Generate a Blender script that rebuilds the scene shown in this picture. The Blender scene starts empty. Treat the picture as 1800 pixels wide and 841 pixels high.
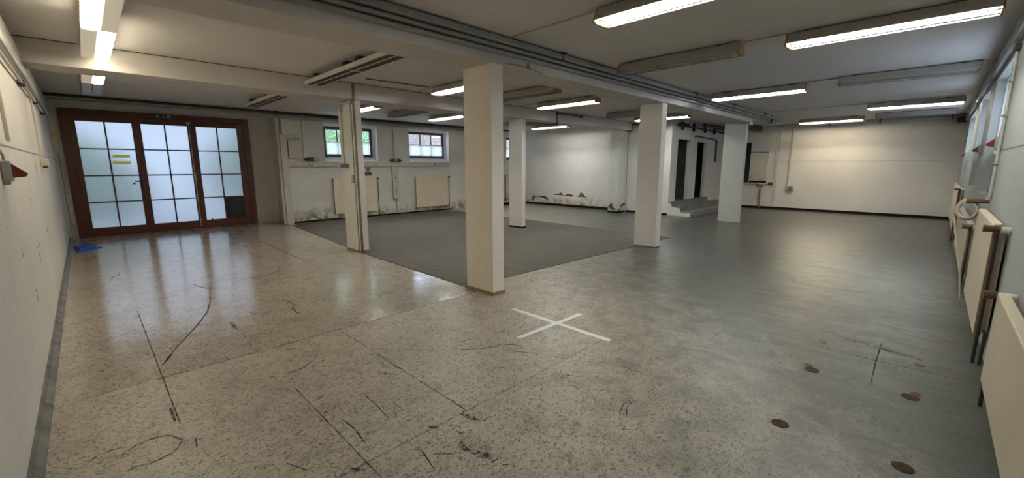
import bpy, bmesh, math, random
from mathutils import Vector, Matrix, noise
random.seed(7)
PI = math.pi
S = bpy.context.scene
COL = S.collection

# ------------------------------------------------------------------ camera
YAW, PITCH, ROLL, FPX = 0.78754, 0.171235, -0.001753, 741.03
CAM_POS = Vector((0, 0, 1.6))
def camera():
    fw = Vector((math.sin(YAW)*math.cos(PITCH), math.cos(YAW)*math.cos(PITCH), -math.sin(PITCH)))
    r = Vector((math.cos(YAW), -math.sin(YAW), 0)); u = r.cross(fw)
    c, s = math.cos(ROLL), math.sin(ROLL)
    r2 = c*r + s*u; u2 = -s*r + c*u
    cam = bpy.data.cameras.new('camera'); o = bpy.data.objects.new('camera', cam); COL.objects.link(o)
    m = Matrix((r2, u2, -fw)).transposed().to_4x4(); m.translation = CAM_POS
    o.matrix_world = m
    cam.sensor_width = 36; cam.lens = FPX/1800*36; cam.clip_start = 0.02; cam.clip_end = 200
    S.camera = o
camera()

# ------------------------------------------------------------------ world and exposure
S.view_settings.view_transform = 'Standard'; S.view_settings.look = 'None'
S.view_settings.gamma = 1; S.view_settings.use_curve_mapping = False
S.view_settings.exposure = 1.2
SKY = 2.8          # daylight
TUBE = 120.0        # fluorescent tubes
w = bpy.data.worlds.new('sky'); S.world = w; w.use_nodes = True
wn = w.node_tree.nodes; wl = w.node_tree.links
bg = wn['Background']; bg.inputs['Strength'].default_value = SKY
tc = wn.new('ShaderNodeTexCoord'); sx = wn.new('ShaderNodeSeparateXYZ'); rp = wn.new('ShaderNodeValToRGB')
wl.new(tc.outputs['Generated'], sx.inputs[0]); wl.new(sx.outputs['Z'], rp.inputs[0]); wl.new(rp.outputs[0], bg.inputs['Color'])
rp.color_ramp.elements[0].color = (0.58, 0.70, 0.90, 1); rp.color_ramp.elements[0].position = 0.0
rp.color_ramp.elements[1].color = (0.64, 0.78, 1.0, 1); rp.color_ramp.elements[1].position = 0.7
try:
    S.cycles.use_denoising = True; S.cycles.denoiser = 'OPENIMAGEDENOISE'
    S.cycles.denoising_input_passes = 'RGB_ALBEDO_NORMAL'
    S.cycles.max_bounces = 12; S.cycles.diffuse_bounces = 7; S.cycles.glossy_bounces = 4
    S.cycles.transmission_bounces = 8; S.cycles.transparent_max_bounces = 12
    S.cycles.sample_clamp_indirect = 6.0; S.cycles.caustics_reflective = False; S.cycles.caustics_refractive = False
    S.cycles.use_light_tree = True
except Exception as e:
    print(e)

# ------------------------------------------------------------------ materials
def new_mat(name):
    m = bpy.data.materials.new(name); m.use_nodes = True
    nt = m.node_tree; b = nt.nodes['Principled BSDF']
    return m, nt, b
def N(nt, t, **k):
    n = nt.nodes.new(t)
    for a, v in k.items():
        if a in n.inputs: n.inputs[a].default_value = v
        else: setattr(n, a, v)
    return n
def coords(nt, scale=(1, 1, 1)):
    t = nt.nodes.new('ShaderNodeTexCoord'); mp = nt.nodes.new('ShaderNodeMapping')
    # object coordinates of a mesh whose origin is at the thing: stable wherever the camera goes
    nt.links.new(t.outputs['Object'], mp.inputs[0]); mp.inputs['Scale'].default_value = scale
    return mp.outputs[0]
def ntex(nt, vec, scale, detail=4, rough=0.55, dist=0.0):
    n = nt.nodes.new('ShaderNodeTexNoise'); n.inputs['Scale'].default_value = scale
    n.inputs['Detail'].default_value = detail; n.inputs['Roughness'].default_value = rough
    n.inputs['Distortion'].default_value = dist
    nt.links.new(vec, n.inputs['Vector']); return n.outputs['Fac']
def ramp(nt, fac, stops):
    r = nt.nodes.new('ShaderNodeValToRGB'); cr = r.color_ramp
    while len(cr.elements) < len(stops): cr.elements.new(0.5)
    for e, (p, c) in zip(cr.elements, stops):
        e.position = p; e.color = (*c, 1) if len(c) == 3 else c
    nt.links.new(fac, r.inputs[0]); return r.outputs[0]
def mixc(nt, fac, a, b, mode='MIX'):
    m = nt.nodes.new('ShaderNodeMix'); m.data_type = 'RGBA'; m.blend_type = mode
    for sock, v in ((m.inputs[0], fac), (m.inputs[6], a), (m.inputs[7], b)):
        if isinstance(v, (int, float)): sock.default_value = v
        elif isinstance(v, tuple): sock.default_value = (*v, 1)
        else: nt.links.new(v, sock)
    return m.outputs[2]
def mth(nt, op, a, b=None, c=None, clamp=False):
    m = nt.nodes.new('ShaderNodeMath'); m.operation = op; m.use_clamp = clamp
    for i, v in enumerate((a, b, c)):
        if v is None: continue
        if isinstance(v, (int, float)): m.inputs[i].default_value = v
        else: nt.links.new(v, m.inputs[i])
    return m.outputs[0]
def bump(nt, b, h, strength=0.2, dist=0.01):
    n = nt.nodes.new('ShaderNodeBump'); n.inputs['Strength'].default_value = strength; n.inputs['Distance'].default_value = dist
    nt.links.new(h, n.inputs['Height']); nt.links.new(n.outputs[0], b.inputs['Normal'])
def srgb(r, g, b):
    f = lambda v: (v/255/12.92) if v/255 <= 0.04045 else ((v/255+0.055)/1.055)**2.4
    return (f(r), f(g), f(b))
def simple(name, col, rough=0.5, metal=0.0, var=0.08, scale=6.0, bmp=0.0, spec=0.5):
    m, nt, b = new_mat(name); v = coords(nt)
    n = ntex(nt, v, scale, 5)
    lo = tuple(max(0, c*(1-var*2)) for c in col); hi = tuple(min(1, c*(1+var)) for c in col)
    nt.links.new(ramp(nt, n, [(0.3, lo), (0.7, hi)]), b.inputs['Base Color'])
    b.inputs['Roughness'].default_value = rough; b.inputs['Metallic'].default_value = metal
    b.inputs['Specular IOR Level'].default_value = spec
    if bmp: bump(nt, b, ntex(nt, v, scale*8, 3), bmp, 0.004)
    return m
def emis(name, col, strength):
    m, nt, b = new_mat(name)
    b.inputs['Base Color'].default_value = (0.8, 0.8, 0.8, 1)
    b.inputs['Emission Color'].default_value = (*col, 1); b.inputs['Emission Strength'].default_value = strength
    return m

def wall_paint(name, col, damp=0.0, blotch=0.06, damp_col=(0.30, 0.24, 0.15)):
    m, nt, b = new_mat(name); v = coords(nt)
    big = ntex(nt, v, 0.7, 4, 0.6); fine = ntex(nt, v, 9, 6, 0.6)
    lo = tuple(c*(1-blotch*2) for c in col); hi = tuple(min(1, c*(1+blotch)) for c in col)
    c = ramp(nt, big, [(0.3, lo), (0.7, hi)])
    c = mixc(nt, 0.25, c, ramp(nt, fine, [(0.35, tuple(x*0.88 for x in col)), (0.6, hi)]))
    # a few dark specks and nail holes
    vo = nt.nodes.new('ShaderNodeTexVoronoi'); vo.inputs['Scale'].default_value = 2.1; nt.links.new(v, vo.inputs['Vector'])
    spk = mth(nt, 'LESS_THAN', vo.outputs['Distance'], 0.022)
    c = mixc(nt, mth(nt, 'MULTIPLY', spk, 0.7), c, (0.16, 0.13, 0.10))
    if damp:
        # rising damp: yellow brown tide marks near the floor with a ragged top edge
        t = nt.nodes.new('ShaderNodeTexCoord'); s = nt.nodes.new('ShaderNodeSeparateXYZ'); nt.links.new(t.outputs['Object'], s.inputs[0])
        z = s.outputs['Z']; wav = ntex(nt, v, 1.6, 5, 0.65)
        h = mth(nt, 'MULTIPLY_ADD', wav, 1.3, -0.25)
        band = mth(nt, 'SUBTRACT', h, z); band = mth(nt, 'MULTIPLY', band, 3.0, clamp=True)
        pat = ramp(nt, ntex(nt, v, 4.5, 6, 0.7, 0.6), [(0.40, (0, 0, 0)), (0.56, (1, 1, 1))])
        f = mth(nt, 'MULTIPLY', band, pat); f = mth(nt, 'MULTIPLY', f, damp)
        c = mixc(nt, f, c, damp_col)
    nt.links.new(c, b.inputs['Base Color']); b.inputs['Roughness'].default_value = 0.62
    b.inputs['Specular IOR Level'].default_value = 0.3
    bump(nt, b, mth(nt, 'ADD', ntex(nt, v, 22, 5, 0.6), mth(nt, 'MULTIPLY', big, 2.0)), 0.16, 0.012)
    return m

def floor_mat():
    m, nt, b = new_mat('worn_linoleum'); v = coords(nt)
    big = ntex(nt, v, 0.55, 5, 0.6); mid = ntex(nt, v, 4.0, 6, 0.7, 0.3)
    # beige sheets on the left, greyer sheets on the right, much darkened to paint in the weaker light
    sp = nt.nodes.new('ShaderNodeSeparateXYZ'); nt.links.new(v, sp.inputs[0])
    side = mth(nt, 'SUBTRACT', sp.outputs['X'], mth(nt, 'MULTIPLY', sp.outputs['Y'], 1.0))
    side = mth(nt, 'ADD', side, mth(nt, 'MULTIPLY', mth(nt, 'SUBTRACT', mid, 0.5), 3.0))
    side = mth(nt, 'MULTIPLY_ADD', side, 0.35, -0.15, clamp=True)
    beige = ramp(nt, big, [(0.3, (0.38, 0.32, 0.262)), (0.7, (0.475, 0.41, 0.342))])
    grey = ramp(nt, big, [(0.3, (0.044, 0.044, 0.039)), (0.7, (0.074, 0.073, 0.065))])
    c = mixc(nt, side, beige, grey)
    # fine marbling of the sheet
    fl = ntex(nt, coords(nt, (34, 52, 26)), 1.0, 6, 0.78, 1.4)
    c = mixc(nt, ramp(nt, fl, [(0.52, (0, 0, 0)), (0.585, (0.88, 0.88, 0.88))]), c, (0.060, 0.050, 0.038))
    fl2 = ntex(nt, coords(nt, (75, 50, 26)), 1.0, 5, 0.75, 0.8)
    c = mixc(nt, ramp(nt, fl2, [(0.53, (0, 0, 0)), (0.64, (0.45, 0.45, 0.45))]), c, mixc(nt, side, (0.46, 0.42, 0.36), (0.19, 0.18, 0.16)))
    c = mixc(nt, ramp(nt, mid, [(0.48, (0, 0, 0)), (0.75, (0.45, 0.45, 0.45))]), c, (0.10, 0.088, 0.072))
    def scratch(scale, rot, width, seed, lo):
        mp = nt.nodes.new('ShaderNodeMapping'); t = nt.nodes.new('ShaderNodeTexCoord'); nt.links.new(t.outputs['Object'], mp.inputs[0])
        mp.inputs['Rotation'].default_value = (0, 0, rot); mp.inputs['Scale'].default_value = scale; mp.inputs['Location'].default_value = (seed, seed*2, 0)
        ns = nt.nodes.new('ShaderNodeTexNoise'); ns.inputs['Scale'].default_value = 1.0; ns.inputs['Detail'].default_value = 2; ns.inputs['Distortion'].default_value = 0.8
        nt.links.new(mp.outputs[0], ns.inputs['Vector'])
        line = mth(nt, 'LESS_THAN', mth(nt, 'ABSOLUTE', mth(nt, 'SUBTRACT', ns.outputs['Fac'], 0.5)), width)
        mask = ramp(nt, ntex(nt, v, 9.0 + seed, 3, 0.7), [(lo, (0, 0, 0)), (lo+0.05, (1, 1, 1))])
        return mth(nt, 'MULTIPLY', line, mask)
    sc = mth(nt, 'MAXIMUM', scratch((7, 2, 1), 0.5, 0.0045, 1.3, 0.56), scratch((2.2, 8, 1), -0.4, 0.0045, 2.9, 0.57))
    sc = mth(nt, 'MAXIMUM', sc, scratch((14, 14, 1), 1.2, 0.010, 4.1, 0.54))
    sc = mth(nt, 'MAXIMUM', sc, scratch((24, 17, 1), 0.2, 0.016, 6.3, 0.55))
    c = mixc(nt, mth(nt, 'MULTIPLY', sc, 0.72), c, (0.040, 0.032, 0.024))
    nt.links.new(c, b.inputs['Base Color'])
    st = ntex(nt, coords(nt, (2.6, 1.3, 1)), 2.0, 6, 0.72, 0.5)
    far = mth(nt, 'MULTIPLY', mth(nt, 'SUBTRACT', sp.outputs['X'], 6.0), 0.22, clamp=True)
    # waxed shiny sheets in front of the doors, dull trodden sheets elsewhere
    GLS = nt.nodes.new('ShaderNodeMix'); GLS.data_type = 'RGBA'
    fy = mth(nt, 'GREATER_THAN', sp.outputs['Y'], 4.027); fx = mth(nt, 'LESS_THAN', sp.outputs['X'], 3.9)
    dull = mth(nt, 'SUBTRACT', 1.0, mth(nt, 'MULTIPLY', fy, fx))
    nt.links.new(dull, GLS.inputs[0])
    nt.links.new(mixc(nt, far, ramp(nt, st, [(0.32, (0.30,)*3), (0.70, (0.50,)*3)]), ramp(nt, st, [(0.32, (0.28,)*3), (0.70, (0.36,)*3)])), GLS.inputs[7])
    nt.links.new(GLS.outputs[2], b.inputs['Roughness'])
    nt.links.new(ramp(nt, st, [(0.32, (0.09,)*3), (0.70, (0.24,)*3)]), GLS.inputs[6])
    b.inputs['IOR'].default_value = 1.7
    nt.links.new(mth(nt, 'MULTIPLY_ADD', far, 0.65, mth(nt, 'MULTIPLY_ADD', dull, -0.74, 0.90)), b.inputs['Specular IOR Level'])
    hh = mth(nt, 'ADD', ntex(nt, coords(nt, (1.4, 3.0, 1)), 2.6, 4, 0.55), mth(nt, 'MULTIPLY', fl, 0.03))
    bump(nt, b, hh, 0.10, 0.010)
    return m

def carpet_mat():
    m, nt, b = new_mat('needle_felt_carpet'); v = coords(nt)
    c = ramp(nt, ntex(nt, v, 1.1, 5, 0.65, 0.5), [(0.3, (0.034, 0.025, 0.020)), (0.7, (0.105, 0.087, 0.075))])
    c = mixc(nt, 0.5, c, ramp(nt, ntex(nt, v, 70, 3, 0.8), [(0.35, (0.055, 0.046, 0.040)), (0.7, (0.20, 0.175, 0.155))]))
    c = mixc(nt, 0.4, c, ramp(nt, ntex(nt, coords(nt, (2, 9, 1)), 2, 5, 0.7, 0.3), [(0.35, (0.07, 0.06, 0.05)), (0.65, (0.15, 0.135, 0.12))]))
    nt.links.new(c, b.inputs['Base Color']); b.inputs['Roughness'].default_value = 0.75
    b.inputs['Specular IOR Level'].default_value = 0.12
    
    bump(nt, b, ntex(nt, v, 120, 3, 0.8), 0.5, 0.004)
    return m

def wood_mat(name, c1, c2, axis='Z', rough=0.35):
    m, nt, b = new_mat(name)
    sc = {'Z': (14, 14, 1.2), 'X': (1.2, 14, 14), 'Y': (14, 1.2, 14)}[axis]
    g = ntex(nt, coords(nt, sc), 1.6, 6, 0.6, 1.2)
    nt.links.new(ramp(nt, g, [(0.32, c1), (0.66, c2)]), b.inputs['Base Color'])
    b.inputs['Roughness'].default_value = rough; bump(nt, b, g, 0.12, 0.004)
    return m

def frosted():
    m, nt, b = new_mat('frosted_glass'); v = coords(nt)
    tr = nt.nodes.new('ShaderNodeBsdfTranslucent'); tr.inputs['Color'].default_value = (0.37, 0.37, 0.375, 1)
    rf = nt.nodes.new('ShaderNodeBsdfGlass'); rf.inputs['Roughness'].default_value = 0.42; rf.inputs['IOR'].default_value = 1.25
    rf.inputs['Color'].default_value = (0.575, 0.585, 0.60, 1)
    mx = nt.nodes.new('ShaderNodeMixShader'); mx.inputs[0].default_value = 0.62
    bp = nt.nodes.new('ShaderNodeBump'); bp.inputs['Strength'].default_value = 0.6; bp.inputs['Distance'].default_value = 0.01
    nt.links.new(ntex(nt, v, 45, 3, 0.6), bp.inputs['Height'])
    for n in (tr, rf): nt.links.new(bp.outputs[0], n.inputs['Normal'])
    nt.links.new(tr.outputs[0], mx.inputs[1]); nt.links.new(rf.outputs[0], mx.inputs[2])
    nt.links.new(mx.outputs[0], nt.nodes['Material Output'].inputs['Surface'])
    return m
def clear_glass():
    m, nt, b = new_mat('clear_glass')
    t = nt.nodes.new('ShaderNodeBsdfTransparent'); t.inputs['Color'].default_value = (0.97, 0.98, 0.98, 1)
    g = nt.nodes.new('ShaderNodeBsdfGlossy'); g.inputs['Roughness'].default_value = 0.02
    mx = nt.nodes.new('ShaderNodeMixShader'); mx.inputs[0].default_value = 0.07
    nt.links.new(t.outputs[0], mx.inputs[1]); nt.links.new(g.outputs[0], mx.inputs[2])
    nt.links.new(mx.outputs[0], nt.nodes['Material Output'].inputs['Surface'])
    return m
def lace():
    m, nt, b = new_mat('net_curtain'); v = coords(nt)
    t = nt.nodes.new('ShaderNodeBsdfTransparent'); d = nt.nodes.new('ShaderNodeBsdfTranslucent'); d.inputs['Color'].default_value = (0.99, 0.99, 1, 1)
    df = nt.nodes.new('ShaderNodeBsdfDiffuse'); df.inputs['Color'].default_value = (0.9, 0.9, 0.92, 1)
    a = nt.nodes.new('ShaderNodeMixShader'); a.inputs[0].default_value = 0.12
    nt.links.new(d.outputs[0], a.inputs[1]); nt.links.new(df.outputs[0], a.inputs[2])
    mx = nt.nodes.new('ShaderNodeMixShader')
    nt.links.new(ramp(nt, ntex(nt, v, 38, 3, 0.6), [(0.4, (0.6,)*3), (0.6, (0.95,)*3)]), mx.inputs[0])
    nt.links.new(t.outputs[0], mx.inputs[1]); nt.links.new(a.outputs[0], mx.inputs[2])
    nt.links.new(mx.outputs[0], nt.nodes['Material Output'].inputs['Surface'])
    return m
def sticker_mat():
    m, nt, b = new_mat('yellow_sticker')
    t = nt.nodes.new('ShaderNodeBsdfTranslucent'); t.inputs['Color'].default_value = (1.0, 0.80, 0.22, 1)
    mx = nt.nodes.new('ShaderNodeMixShader'); mx.inputs[0].default_value = 0.25
    b.inputs['Base Color'].default_value = (0.8, 0.6, 0.15, 1)
    nt.links.new(t.outputs[0], mx.inputs[1]); nt.links.new(b.outputs[0], mx.inputs[2])
    nt.links.new(mx.outputs[0], nt.nodes['Material Output'].inputs['Surface'])
    return m
def scuff_mat(name, col, lo=0.42, hi=0.55, sc=28):
    m, nt, b = new_mat(name); v = coords(nt)
    b.inputs['Base Color'].default_value = (*col, 1); b.inputs['Roughness'].default_value = 0.6; b.inputs['Specular IOR Level'].default_value = 0.06
    t = nt.nodes.new('ShaderNodeBsdfTransparent'); mx = nt.nodes.new('ShaderNodeMixShader')
    nt.links.new(ramp(nt, ntex(nt, v, sc, 5, 0.75), [(lo, (0,)*3), (hi, (0.9,)*3)]), mx.inputs[0])
    nt.links.new(t.outputs[0], mx.inputs[1]); nt.links.new(b.outputs[0], mx.inputs[2])
    nt.links.new(mx.outputs[0], nt.nodes['Material Output'].inputs['Surface'])
    return m

M = dict(
    wall_warm=wall_paint('cream_wall_paint', (0.62, 0.585, 0.555)),
    wall=wall_paint('white_wall_paint', (0.66, 0.645, 0.62), 0.25),
    wall_win=wall_paint('stained_white_wall_paint', (0.67, 0.635, 0.59), 1.0, 0.08, (0.24, 0.185, 0.11)),
    corridor=simple('unlit_corridor_paint', (0.11, 0.105, 0.10), 0.8, 0, 0.2, 2),  # dark colour paints in the missing light behind the doorways
    wall_cool=wall_paint('pale_grey_wall_paint', (0.44, 0.45, 0.43)),
    wall_damp=wall_paint('damp_wall_paint', (0.74, 0.71, 0.69), 0.95, 0.07, (0.40, 0.25, 0.11)),
    wall_dado=wall_paint('stained_cream_panel', (0.56, 0.52, 0.44), 0.7, 0.09, (0.30, 0.22, 0.13)),
    ceil=wall_paint('dull_white_ceiling_paint', (0.68, 0.65, 0.63), 0, 0.05),
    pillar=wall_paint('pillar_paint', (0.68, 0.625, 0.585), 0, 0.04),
    pillar_near=wall_paint('near_pillar_paint', (0.84, 0.77, 0.70), 0, 0.03), pillar_far=wall_paint('far_pillar_paint', (0.46, 0.46, 0.43), 0, 0.04),  # near pillar's colour lightened to stand for door daylight; far one greyer
    beam=wall_paint('beam_paint', (0.58, 0.545, 0.515), 0, 0.05),
    skirt_grey=simple('grey_worn_skirting', (0.15, 0.14, 0.13), 0.6, 0, 0.3, 7),
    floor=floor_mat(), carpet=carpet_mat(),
    redwood=wood_mat('red_brown_varnished_wood', (0.055, 0.012, 0.006), (0.125, 0.028, 0.013)),
    darkwood=wood_mat('dark_brown_window_wood', (0.020, 0.008, 0.006), (0.050, 0.018, 0.012)),
    rawwood=wood_mat('worn_skirting_wood', (0.22, 0.13, 0.055), (0.42, 0.28, 0.13), 'X', 0.6),
    frost=frosted(), glass=clear_glass(), lace=lace(),
    black=simple('black_skirting', (0.014, 0.012, 0.010), 0.8, 0, 0.2, 6, 0, 0.08),
    dark=simple('dark_interior', (0.030, 0.027, 0.024), 0.8),
    flap=simple('black_plastic', (0.012, 0.012, 0.014), 0.35),
    rad=simple('cream_radiator_enamel', (0.70, 0.59, 0.45), 0.38, 0, 0.04, 3),
    radside=simple('brown_radiator_edge', (0.34, 0.20, 0.12), 0.45, 0, 0.08, 5),
    pipe=simple('grey_painted_pipe', (0.30, 0.305, 0.295), 0.42, 0, 0.08, 4),
    pipelight=simple('pale_painted_pipe', (0.40, 0.40, 0.395), 0.38, 0, 0.06, 4),
    pipedark=simple('dark_steel_pipe', (0.045, 0.038, 0.033), 0.5, 0.2, 0.2),
    brass=simple('brown_brass', (0.15, 0.085, 0.045), 0.4, 0.3),
    trunk=simple('cream_cable_trunking', (0.56, 0.52, 0.43), 0.45, 0, 0.06, 5),
    trunkdark=simple('brown_conduit', (0.20, 0.13, 0.07), 0.55, 0, 0.2, 8),
    plast=simple('grey_plastic', (0.40, 0.40, 0.36), 0.4), white=simple('white_enamel', (0.74, 0.73, 0.70), 0.4, 0, 0.04),
    gloss=simple('gloss_white_paint', (0.86, 0.86, 0.87), 0.3, 0, 0.02), pipewarm=simple('cream_painted_pipe', (0.50, 0.475, 0.43), 0.4, 0, 0.05),
    opalglow=emis('dim_prismatic_cover', (1.0, 0.86, 0.60), 0.10),  # faint glow painted in for light spilling from the neighbouring tube
    redp=simple('red_plastic', (0.19, 0.016, 0.014), 0.35), bluep=simple('blue_plastic', (0.10, 0.16, 0.26), 0.4),
    lampbody=simple('lamp_housing_enamel', (0.46, 0.43, 0.385), 0.4, 0, 0.05), lampcap=simple('yellowed_end_cap', (0.44, 0.235, 0.085), 0.5, 0, 0.15, 12),
    lampwhite=simple('white_lamp_enamel', (0.66, 0.62, 0.56), 0.4, 0, 0.04), louvredark=simple('dull_green_louvre', (0.16, 0.165, 0.13), 0.4, 0.2, 0.05),
    reflector=simple('white_reflector', (0.75, 0.75, 0.70), 0.35, 0, 0.02),
    louvre=simple('aluminium_louvre', (0.40, 0.40, 0.34), 0.35, 0.5, 0.05),
    deadtube=simple('unlit_tube_glass', (0.55, 0.55, 0.52), 0.2), opal=simple('unlit_prismatic_cover', (0.40, 0.365, 0.29), 0.35, 0, 0.04),
    tube=emis('lit_tube', (0.96, 1.0, 0.94), TUBE), tubewarm=emis('warm_lit_tube', (1.0, 0.88, 0.62), TUBE*1.5),
    litcover=emis('lit_prismatic_cover', (1.0, 0.89, 0.64), 12.0),
    seam=scuff_mat('floor_seam_dirt', (0.10, 0.083, 0.065), 0.40, 0.66, 9),
    tape=simple('white_tape', (0.72, 0.71, 0.68), 0.5, 0, 0.05, 20), cloth=simple('blue_cloth', (0.018, 0.075, 0.42), 0.8, 0, 0.35, 9),
    scuff=scuff_mat('black_rubber_scuff', (0.045, 0.037, 0.029), 0.42, 0.60, 34), scuff2=scuff_mat('thin_black_scuff', (0.05, 0.04, 0.032), 0.34, 0.46, 16),
    rust=simple('brown_floor_plate', (0.050, 0.027, 0.018), 0.7, 0, 0.25, 30, 0, 0.05), rustring=simple('rust_ring', (0.16, 0.075, 0.045), 0.7, 0, 0.2, 30, 0, 0.05),
    stain=scuff_mat('yellow_brown_stain', (0.17, 0.125, 0.055), 0.42, 0.80, 7),
    plaster=simple('bare_brown_plaster', (0.15, 0.10, 0.065), 0.9, 0, 0.35, 25, 0.5),
    step=simple('grey_concrete_step', (0.17, 0.165, 0.17), 0.7, 0, 0.12, 5, 0.2),
    paving=simple('outdoor_paving', (0.62, 0.62, 0.62), 0.9), leaf=simple('outdoor_foliage', (0.20, 0.33, 0.15), 0.7, 0, 0.5, 14),
    render=simple('neighbour_wall', (0.30, 0.24, 0.22), 0.9, 0, 0.3, 9), signgreen=simple('dark_green_sign', (0.010, 0.035, 0.022), 0.4),
    signwhite=simple('sign_white', (0.42, 0.48, 0.45), 0.5), yellow=sticker_mat(), paper=simple('yellowed_paper', (0.66, 0.60, 0.36), 0.7),
    cable=simple('beige_cable', (0.55, 0.45, 0.36), 0.5), groove=simple('wall_groove', (0.33, 0.30, 0.27), 0.7),
)

# ------------------------------------------------------------------ mesh helpers
class MB:
    def __init__(s): s.bm = bmesh.new()
    def box(s, x0, x1, y0, y1, z0, z1, bev=0.0):
        r = bmesh.ops.create_cube(s.bm, size=1)
        vs = r['verts']
        for v in vs:
            v.co = Vector(((x0+x1)/2 + v.co.x*(x1-x0), (y0+y1)/2 + v.co.y*(y1-y0), (z0+z1)/2 + v.co.z*(z1-z0)))
        if bev:
            es = list({e for v in vs for e in v.link_edges})
            bmesh.ops.bevel(s.bm, geom=es, offset=bev, segments=2, affect='EDGES', profile=0.5)
        return s
    def prism(s, pts, axis, a, b):
        """closed outline pts (2D) extruded along axis from a to b; 2D order: Y->(x,z), X->(y,z), Z->(x,y)"""
        def P(p, t): return {'Y': (p[0], t, p[1]), 'X': (t, p[0], p[1]), 'Z': (p[0], p[1], t)}[axis]
        v0 = [s.bm.verts.new(P(p, a)) for p in pts]; v1 = [s.bm.verts.new(P(p, b)) for p in pts]
        n = len(pts)
        s.bm.faces.new(v0); s.bm.faces.new(list(reversed(v1)))
        for i in range(n): s.bm.faces.new((v0[i], v0[(i+1) % n], v1[(i+1) % n], v1[i]))
        return s
    def tube(s, path, r, seg=12, cap=True):
        path = [Vector(p) for p in path]; rings = []
        n = len(path); radii = r if isinstance(r, (list, tuple)) else [r]*n
        prev = None
        for i, p in enumerate(path):
            d = (path[min(i+1, n-1)] - path[max(i-1, 0)]).normalized()
            if prev is None:
                a = Vector((0, 0, 1)) if abs(d.z) < 0.9 else Vector((1, 0, 0)); u = d.cross(a).normalized()
            else:
                u = (prev - d*prev.dot(d)).normalized()
            prev = u; w_ = d.cross(u)
            k = 1.0
            if 0 < i < n-1:
                a1 = (path[i]-path[i-1]).normalized(); k = 1/max(0.5, a1.dot(d))
            rings.append([s.bm.verts.new(p + (u*math.cos(2*PI*j/seg) + w_*math.sin(2*PI*j/seg))*radii[i]*k) for j in range(seg)])
        for i in range(n-1):
            for j in range(seg):
                s.bm.faces.new((rings[i][j], rings[i][(j+1) % seg], rings[i+1][(j+1) % seg], rings[i+1][j]))
        if cap:
            s.bm.faces.new(rings[0]); s.bm.faces.new(list(reversed(rings[-1])))
        return s
    def build(s, name, mat, parent=None, loc=(0, 0, 0), smooth=False):
        bmesh.ops.recalc_face_normals(s.bm, faces=s.bm.faces)
        me = bpy.data.meshes.new(name)
        off = Vector(loc) if parent is None else Vector((0, 0, 0))
        if off.length: bmesh.ops.translate(s.bm, verts=s.bm.verts, vec=-off)
        if smooth:
            for f in s.bm.faces: f.smooth = True
        s.bm.to_mesh(me); s.bm.free()
        me.materials.append(mat)
        if smooth:
            try: me.set_sharp_from_angle(angle=0.7)
            except Exception: pass
        o = bpy.data.objects.new(name, me); COL.objects.link(o)
        if parent is not None: o.parent = parent
        else: o.location = off
        return o
def tag(o, label=None, cat=None, group=None, kind=None):
    if label: o['label'] = label
    if cat: o['category'] = cat
    if group: o['group'] = group
    if kind: o['kind'] = kind
    return o
def thing(name, label, cat, loc=(0, 0, 0), group=None, rz=0):
    o = bpy.data.objects.new(name, None); COL.objects.link(o); o.empty_display_size = 0.1
    o.location = loc; o.rotation_euler = (0, 0, rz)
    return tag(o, label, cat, group)
def struct(name, mb, mat, parent=None, smooth=False):
    o = mb.build(name, mat, parent, smooth=smooth)
    if parent is None: o['kind'] = 'structure'
    return o
def copy_tree(o, parent=None):
    c = o.copy(); COL.objects.link(c)
    if parent is not None: c.parent = parent
    for ch in list(o.children): copy_tree(ch, c)
    return c

# ================================================================== the room
ZC = 3.06                      # ceiling height
XL, YR = -0.39, -0.46          # inner faces of the left and right wall
XB, YD, YW, XP, YS = 18.1, 13.65, 12.78, 13.55, 6.15   # back wall, door wall, window wall, damp wall, stair wall

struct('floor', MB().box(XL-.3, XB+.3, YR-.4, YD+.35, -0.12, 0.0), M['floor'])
struct('ceiling', MB().box(XL-.3, XB+.3, YR-.4, YD+.35, ZC, ZC+.15), M['ceil'])

def wall_y(mb, x0, x1, y0, y1, openings, z1=ZC):
    """wall running along x with rectangular openings (xa, xb, za, zb)"""
    x = x0
    for xa, xb, za, zb in sorted(openings):
        if xa > x: mb.box(x, xa, y0, y1, 0, z1)
        if za > 0: mb.box(xa, xb, y0, y1, 0, za)
        if zb < z1: mb.box(xa, xb, y0, y1, zb, z1)
        x = xb
    if x < x1: mb.box(x, x1, y0, y1, 0, z1)
    return mb
WIN_R = [(7.15, 9.4, 1.22, 2.80), (10.45, 12.05, 1.22, 2.80), (13.8, 16.4, 1.22, 2.80)]
WIN_W = [(5.05, 6.75, 1.75, 2.85), (7.88, 9.56, 1.75, 2.85), (12.50, 13.40, 1.75, 2.85)]
wl_ = struct('wall_left', MB().box(XL-.3, XL, YR-.4, YD+.35, 0, ZC), M['wall_warm'])
wrm = wall_y(MB(), XL, XB, YR-.4, YR, WIN_R)
for a_, b_, c_, d_ in WIN_R: wrm.box(a_, b_, YR-.4, YR-.10, 1.22, 1.75)
wr_ = struct('wall_right', wrm, M['wall_cool'])
struct('wall_door', wall_y(MB(), XL, 3.95, YD, YD+.35, [(-.24, 3.36, 0, 2.87)]), M['wall'])
ww_ = struct('wall_window', wall_y(MB(), 3.95, XP, YW, YW+.40, WIN_W).box(3.95, 4.3, YW+.40, YD+.35, 0, ZC), M['wall_win'])
wd_ = struct('wall_damp', MB().box(XP, XP+.3, 7.69, YW+.40, 0, ZC), M['wall_damp'])
struct('wall_pilaster', MB().box(12.87, XP, 7.69, 8.05, 0, ZC), M['wall'])
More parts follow.
